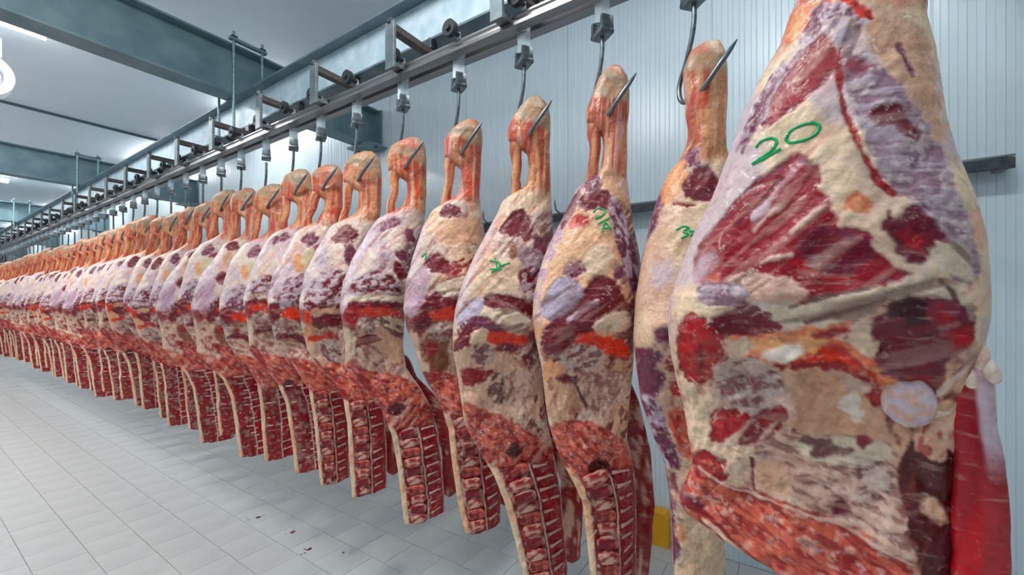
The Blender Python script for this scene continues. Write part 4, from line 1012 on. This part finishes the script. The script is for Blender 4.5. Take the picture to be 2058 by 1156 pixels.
def blob(name, rx, ry, rz, c1, c2, seed, rim=None, n=20, m=12, pw=.7):
    th = np.arange(n) * 2 * math.pi / n; ph = np.linspace(.08, math.pi - .08, m)
    P, T = np.meshgrid(ph, th, indexing='ij'); P = P.ravel(); T = T.ravel()
    sx = lambda a, p: np.sign(a) * np.abs(a) ** p
    x = rx * sx(np.sin(P), pw) * sx(np.cos(T), pw); y = ry * sx(np.sin(P), pw) * sx(np.sin(T), pw); z = rz * sx(np.cos(P), pw)
    nzv = fbm(x * 60 + seed, z * 60 + y * 40, seed) - .5
    y = y * (1 + .5 * nzv); z = z * (1 + .3 * nzv)
    C = PAL[c1][None] + (PAL[c2] - PAL[c1])[None] * sst(.45, .58, fbm(x * 90 + seed, z * 130, seed + 2))[:, None]
    if rim:
        e = np.maximum(np.abs(x) / rx, np.abs(z) / rz)
        C = C + (PAL[rim][None] - C) * sst(.7, .95, e + .5 * nzv)[:, None] * .6
    i = np.arange(m - 1)[:, None] * n; k = np.arange(n)[None]
    F = np.stack([i + n + k, i + n + (k + 1) % n, i + (k + 1) % n, i + k], -1).reshape(-1, 4)
    ex = []
    for r0 in (0, (m - 1) * n):
        for q in range(n // 2 - 1):
            e = (r0 + q, r0 + q + 1, r0 + (n - q - 1) % n, r0 + (n - q) % n)
            if len(set(e)) == 4: ex.append(e if r0 == 0 else e[::-1])
    return np_mesh(name, np.c_[x, y, z], np.vstack([F, np.array(ex)]), np.clip(C, .002, .95), MEAT)

def unit_blob(name, c1, c2, seed, rim):
    me = blob(name, .038, .012, .0245, c1, c2, seed, rim, 22, 14)
    return me
vert_meshes = [unit_blob('vertebra', ('dk', 'dred', 'dk', 'red2')[q], ('loin', 'pinkm', 'red2', 'pinkm')[q], 3 + q, ('loin', 'dred', 'pinkm', 'loin')[q]) for q in range(4)]
def rib_mesh(seed):
    m = MB().tube([(-.5, 0, 0), (-.25, -.004, .002), (0, -.004, .003), (.25, 0, .002), (.5, .008, -.002)], [.008, .0055, .005, .0055, .007], 8)
    me = m.mesh('rib', MEAT, True)
    C = np.tile(PAL['pinkw'], (len(me.vertices), 1)) * np.random.RandomState(seed).uniform(.8, 1, (len(me.vertices), 1))
    at = me.color_attributes.new('Tint', 'FLOAT_COLOR', 'POINT')
    at.data.foreach_set('color', np.c_[C, np.ones(len(C))].astype(np.float32).ravel())
    return me
rib_meshes = [rib_mesh(q) for q in range(3)]

def spine_spots(s, pitch=.05):
    """where each vertebra and rib sits on the cut face"""
    out = []
    z = RIBZ[s.n] - .035
    while z > s.zb + .02:
        za = np.array([z - .03, z, z + .03])
        L, R = s.LR(za)
        def pt(t):
            c = np.full(3, 2 * t - 1.0); sn = -np.sqrt(1 - c * c)
            x, y = s.surf(za, c, sn)
            return x, y
        xv, yv = pt(.37); xr0, yr0 = pt(.62); xr1, yr1 = pt(.97)
        ang = math.atan2(xv[2] - xv[0], za[2] - za[0])      # lean of the spine
        out.append((z, xv[1], yv[1], ang, R[1] - L[1], xr0[1], yr0[1], xr1[1], yr1[1]))
        z -= pitch
    return out

def ribs_joined(s, name):
    m = MB()
    for (z, xv, yv, ang, w, a, ya, b, yb) in spine_spots(s, .055):
        m.tube([(a, ya - .002, z - ZB), ((a + b) / 2, (ya + yb) / 2 - .004, z - ZB + .006), (b, yb - .002, z - ZB + .008)], .006, 6)
        m.tube([(a - .44 * w, yv + .002, z + .02 - ZB), (a, ya + .002, z + .025 - ZB)], .0055, 6)
    me = m.mesh(name, MEAT, True)
    C = np.tile(PAL['pinkw'] * .9, (len(me.vertices), 1))
    at = me.color_attributes.new('Tint', 'FLOAT_COLOR', 'POINT')
    at.data.foreach_set('color', np.c_[C, np.ones(len(C))].astype(np.float32).ravel())
    return me

def tendon_mesh(s):
    zz = np.linspace(.705, .44, 10)
    L, R = s.LR(zz, False)
    m = MB().tube([(L[i] + (.024 if 1 < i < 7 else (.04, .03)[min(i, 1)] if i < 2 else .024 + .008 * (i - 6)), .004 * math.sin(i), z - ZB) for i, z in enumerate(zz)], [.026, .028, .026, .023, .021, .02, .02, .021, .021, .016], 14)
    me = m.mesh('tendon', MEAT, True)
    co = np.zeros(len(me.vertices) * 3, np.float32); me.vertices.foreach_get('co', co); co = co.reshape(-1, 3)
    g = rot_noise(co[:, 0], co[:, 2], 88, 8, 90, 77 + s.n)
    C = PAL['orange'][None] * .9 + (srgb((206, 104, 82)) - PAL['orange'])[None] * sst(.4, .6, g)[:, None]
    at = me.color_attributes.new('Tint', 'FLOAT_COLOR', 'POINT')
    at.data.foreach_set('color', np.c_[C, np.ones(len(C))].astype(np.float32).ravel())
    return me

def ink_mesh(s, strokes, w, rz):
    """pen strokes laid on the skin as thin raised ribbons"""
    bvh = bvh_of(s.mesh)
    m = MB()
    for flat in strokes:
        pts = [(flat[i] / 1000, flat[i + 1] / 1000) for i in range(0, len(flat), 2)]
        fine = []
        for i in range(len(pts) - 1):
            p0 = pts[max(i - 1, 0)]; p1 = pts[i]; p2 = pts[i + 1]; p3 = pts[min(i + 2, len(pts) - 1)]
            for q in range(6):
                t = q / 6
                fine.append(tuple(.5 * ((2 * p1[k]) + (-p0[k] + p2[k]) * t + (2 * p0[k] - 5 * p1[k] + 4 * p2[k] - p3[k]) * t * t + (-p0[k] + 3 * p1[k] - 3 * p2[k] + p3[k]) * t ** 3) for k in (0, 1)))
        fine.append(pts[-1])
        out = []
        for x, z in fine:
            hit = bvh.ray_cast(Vector((x, -.6, z - ZB)), Vector((0, 1, 0)))
            if hit[0] is not None: out.append(hit[0] + Vector((0, -.0004, 0)))
        if len(out) > 2: m.tube(out, [w * (.75 + .5 * random.Random(i).random()) for i in range(len(out))], 6)
    return m.mesh('ink_mark', INK_M, True)

def bvh_of(me):
    from mathutils.bvhtree import BVHTree
    n = len(me.vertices); co = np.zeros(n * 3, np.float32); me.vertices.foreach_get('co', co)
    return BVHTree.FromPolygons([tuple(v) for v in co.reshape(-1, 3)], [tuple(p.vertices) for p in me.polygons])

# the seven unlike bodies and three spare ones for the far row
bodies = {}
for n, (nt, nz, sc, gap) in {1: (420, 560, 1.15, 0), 2: (150, 330, 1.05, .02), 3: (260, 560, 1, .055), 4: (250, 560, 1, .075), 5: (210, 440, .95, .075), 6: (200, 420, 1, .09), 7: (180, 360, 1, .085), 8: (170, 340, 1, .085)}.items():
    bodies[n] = Body(n, PROF[n], sc, gap)
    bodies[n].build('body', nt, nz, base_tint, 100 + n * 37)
for n, (src, dx, w, dz) in {20: (6, .01, 1.0, .01), 21: (8, .03, 1.02, .0), 22: (7, .0, .97, -.02), 23: (6, -.02, .95, -.02), 24: (7, .02, 1.05, .02)}.items():
    bodies[n] = Body(n, vary(PROF[src], dx, w, dz), 1, .095)
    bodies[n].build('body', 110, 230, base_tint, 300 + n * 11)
tendons = {n: tendon_mesh(s) for n, s in bodies.items() if n != 1}
def flap_path(s):
    L, R = s.LR(np.array([-.3, -.6, s.zb + .03]))
    return [(-.28, R[0] - .07, R[0] + .0, .075, .03), (-.42, R[0] - .05, R[0] + .06, .10, .022), (-.62, R[1] - .03, R[1] + .10, .13, .018), (-.85, R[2] - .02, R[2] + .095, .15, .016), (s.zb + .04, R[2] - .005, R[2] + .07, .15, .012)]
flaps = {n: slab('flank', flap_path(s), 24, 70, simple_tint('dred', 'pinkm', 60 + n, 22, .52, .64), n) for n, s in bodies.items() if n not in (1, 2)}
rib_sets = {n: ribs_joined(bodies[n], 'ribs') for n in (20, 21, 22, 23, 24)}

# hooks: wheel on the rail, hanger plate, swivel, J hook
wheel_me = MB().tube([(-.085, 0, 0), (-.075, 0, 0), (-.075, 0, 0), (-.05, 0, 0), (-.05, 0, 0), (.0, 0, 0)], [.014, .014, .038, .038, .012, .012], 28).mesh('wheel', BLACKP, True)
hang_me = MB().box(-.004, .004, -.028, .028, -.09, -.002).box(-.009, .009, -.009, .009, -.0, .125).mesh('hanger_plate', PLATEM)
swiv = MB().box(-.03, .03, -.04, .04, -.146, -.126, .007).box(-.026, .026, -.04, -.026, -.13, -.08, .004).box(-.026, .026, .026, .04, -.13, -.08, .004).tube([(0, -.034, -.1), (0, .034, -.1)], .013, 10)
swivel_me = swiv.mesh('swivel', HOOKM, True)
zr = RZ - EYE
def hook_curve():
    P = [(0, 0, zr - .135), (0, 0, zr - .2), (-.006, .01, zr - .26), (-.02, .034, zr - .33), (-.033, .056, .79), (-.038, .06, .755), (-.034, .05, .715), (-.02, .02, .694), (.006, -.025, .694), (.03, -.062, .718), (.06, -.078, .76), (.086, -.086, .795), (.11, -.09, .83)]
    out = []
    for i in range(len(P) - 1):
        p0, p1, p2, p3 = (np.array(P[max(0, min(len(P) - 1, i + q))]) for q in (-1, 0, 1, 2))
        for q in range(5):
            t = q / 5
            out.append(.5 * ((2 * p1) + (-p0 + p2) * t + (2 * p0 - 5 * p1 + 4 * p2 - p3) * t * t + (-p0 + 3 * p1 - 3 * p2 + p3) * t ** 3))
    out.append(np.array(P[-1]))
    return [tuple(p - np.array((0, 0, zr))) for p in out]
hc = hook_curve()
rod_hook_me = MB().tube(hc, [.0085] * (len(hc) - 8) + [.0085, .0082, .0078, .007, .006, .0045, .003, .0012], 10).mesh('hook_rod', HOOKM, True)

ys = {1: -.076, 2: .285, 3: .616, 4: .972, 5: 1.342, 6: 1.731, 7: 2.122, 8: 2.482}
for k, y in zip(range(9, 14), (2.799, 3.159, 3.536, 3.875, 4.227)): ys[k] = y
k = 14
while ys[k - 1] < 15.6: ys[k] = ys[k - 1] + .356; k += 1
LAB = {1: 'largest, nearest beef side with green 20 on its thigh and a red flank strip',
       2: 'beef side turned to show smooth cream outer fat, half hidden behind the one marked 20',
       3: 'beef side with orange-tinted fat and a green scrawl high on the thigh',
       4: 'beef side with a brown nick above a green scrawl on its pale thigh',
       5: 'beef side with tan upper thigh, branching red muscle and a faint teal mark',
       6: 'beef side with broad white thigh over a dark red band, sixth from the viewer',
       7: 'beef side with a dark red patch under the shank, seventh from the viewer',
       8: 'slim beef side with a big dark lump at the hip, eighth from the viewer'}
HL = {1: 'steel roller hook holding the beef side marked 20', 2: 'steel roller hook holding the beef side turned to its outer fat', 3: 'steel roller hook with long bare tip through the orange-tinted beef side',
      4: 'steel roller hook holding the beef side with the brown nick', 5: 'steel roller hook holding the beef side with tan upper thigh'}
for k in sorted(ys):
    y = ys[k]; rr = random.Random(k * 31)
    if k <= 8:
        n = k; X, rz = POSE[k][0], math.radians(POSE[k][2]); dz = 0; sc = 1
    else:
        n = (20, 21, 24, 22, 23)[(k * 2 + k // 4) % 5]; X = RAIL_X; rz = math.radians(-42 + max(0, 14 - k) * 0 + rr.uniform(-12, 12)); dz = rr.uniform(-.045, .03); sc = rr.uniform(.95, 1.04)
    s = bodies[n]
    e = empty('beef_side', (X, y, EYE + ZB + dz), rz)
    e.scale = (sc, 1, 1)
    if k <= 8: lb = LAB[k]
    elif k <= 30: lb = 'skinned beef side on its hook, %s from the viewer along the rail' % ordn[k - 1]
    else: lb = 'small distant beef side in the crowded far end of the row, at the left edge'
    tag(e, lb, 'meat', 'beef sides hanging along the rail')
    link('body', s.mesh, e)
    if n in tendons: link('tendon', tendons[n], e)
    if n in flaps: link('flank', flaps[n], e)
    if n in INK:
        tag(link('ink_mark', ink_mesh(s, INK[n], {1: .0027}.get(n, .0038), rz), e), 'green handwritten ink')
    if n == 1:
        P = PROF[101]
        def ft(_, x, z, t, front, sd):
            g = sst(.4, .62, rot_noise(x, z, 86, 4, 60, 5)); C = PAL['redb'][None] + (PAL['red'] - PAL['redb'])[None] * g[:, None]; C = C * (.8 + .4 * rot_noise(x, z, 86, 5, 120, 8))[:, None]
            up = sst(-.27, -.2, z) * sst(.5, .62, t + .1 * (fbm(x * 30, z * 10, 4) - .5))
            C = C + (PAL['lilac'] - C) * up[:, None] * .85
            lo = sst(-.22, -.3, z) * sst(.35, .6, t)
            C = C + (srgb((166, 62, 66)) - C) * lo[:, None] * .7
            return C
        link('flank_strip', slab('flank_strip', [(z, l, r, -.03, .022 if i else .012) for i, (z, l, _z, r) in enumerate(P)], 60, 220, ft, 5), e)
        tag(link('hip_joint', blob('hip_joint', .033, .022, .041, 'lilac', 'pinkm', 9, 'white', 36, 22, 1), e, (.0775, -.052, -.156 - ZB)), 'pale round cut bone')
        for q, (x, z, a, w) in enumerate(((.122, -.108, .5, .012), (.143, -.11, -.15, .013), (.155, -.083, .1, .012), (.114, -.168, 1.1, .009), (.164, -.1, -.4, .012), (.15, -.062, .3, .01))):
            link('fat_lobe', blob('fat_lobe', w * .85, w * .8, w * 1.7, 'white', 'pinkw', 30 + q, 'orange', 20, 12, .95), e, (x, -.045, z - ZB), (0, a, 0))
    elif n >= 20:
        tag(link('ribs', rib_sets[n], e), kind='stuff')
    elif n != 2:
        for q, (z, xv, yv, ang, w, a, ya, b, yb) in enumerate(spine_spots(s)):
            link('vertebra', vert_meshes[(q * 3 + k) % 4], e, (xv, yv - .002, z - ZB), (0, ang, 0), (w * .38 / .072, 1, 1.05))
            ra = math.atan2(.35 * (b - a) * math.sin(ang) + .1 * (b - a), b - a)
            link('rib', rib_meshes[q % 3], e, ((a + b) / 2, (ya + yb) / 2 - .002, z + .012 - ZB), (0, -ra, math.atan2(yb - ya, b - a)), ((b - a) * 1.02, 1, 1))
    # its hook
    h = empty('rail_hook', (X, y, RZ), 0)
    tag(h, HL.get(k, ('steel roller hook holding the %s beef side from the viewer' % ordn[k - 1]) if k <= 24 else 'small steel roller hook over the crowded far end of the row'), 'hook', 'roller hooks along the rail')
    link('wheel', wheel_me, h, (0, 0, .115), (0, 0, 0) if k > 1 else (0, 0, math.pi / 2))
    link('hanger_plate', hang_me, h, None, (0, 0, .45)); link('swivel', swivel_me, h, None, (0, 0, rz * .6)); link('hook_rod', rod_hook_me, h, (0, 0, dz), (0, 0, rz))
print('objects', len(bpy.data.objects), 'tris', sum(len(m.polygons) * 2 for m in bpy.data.meshes))
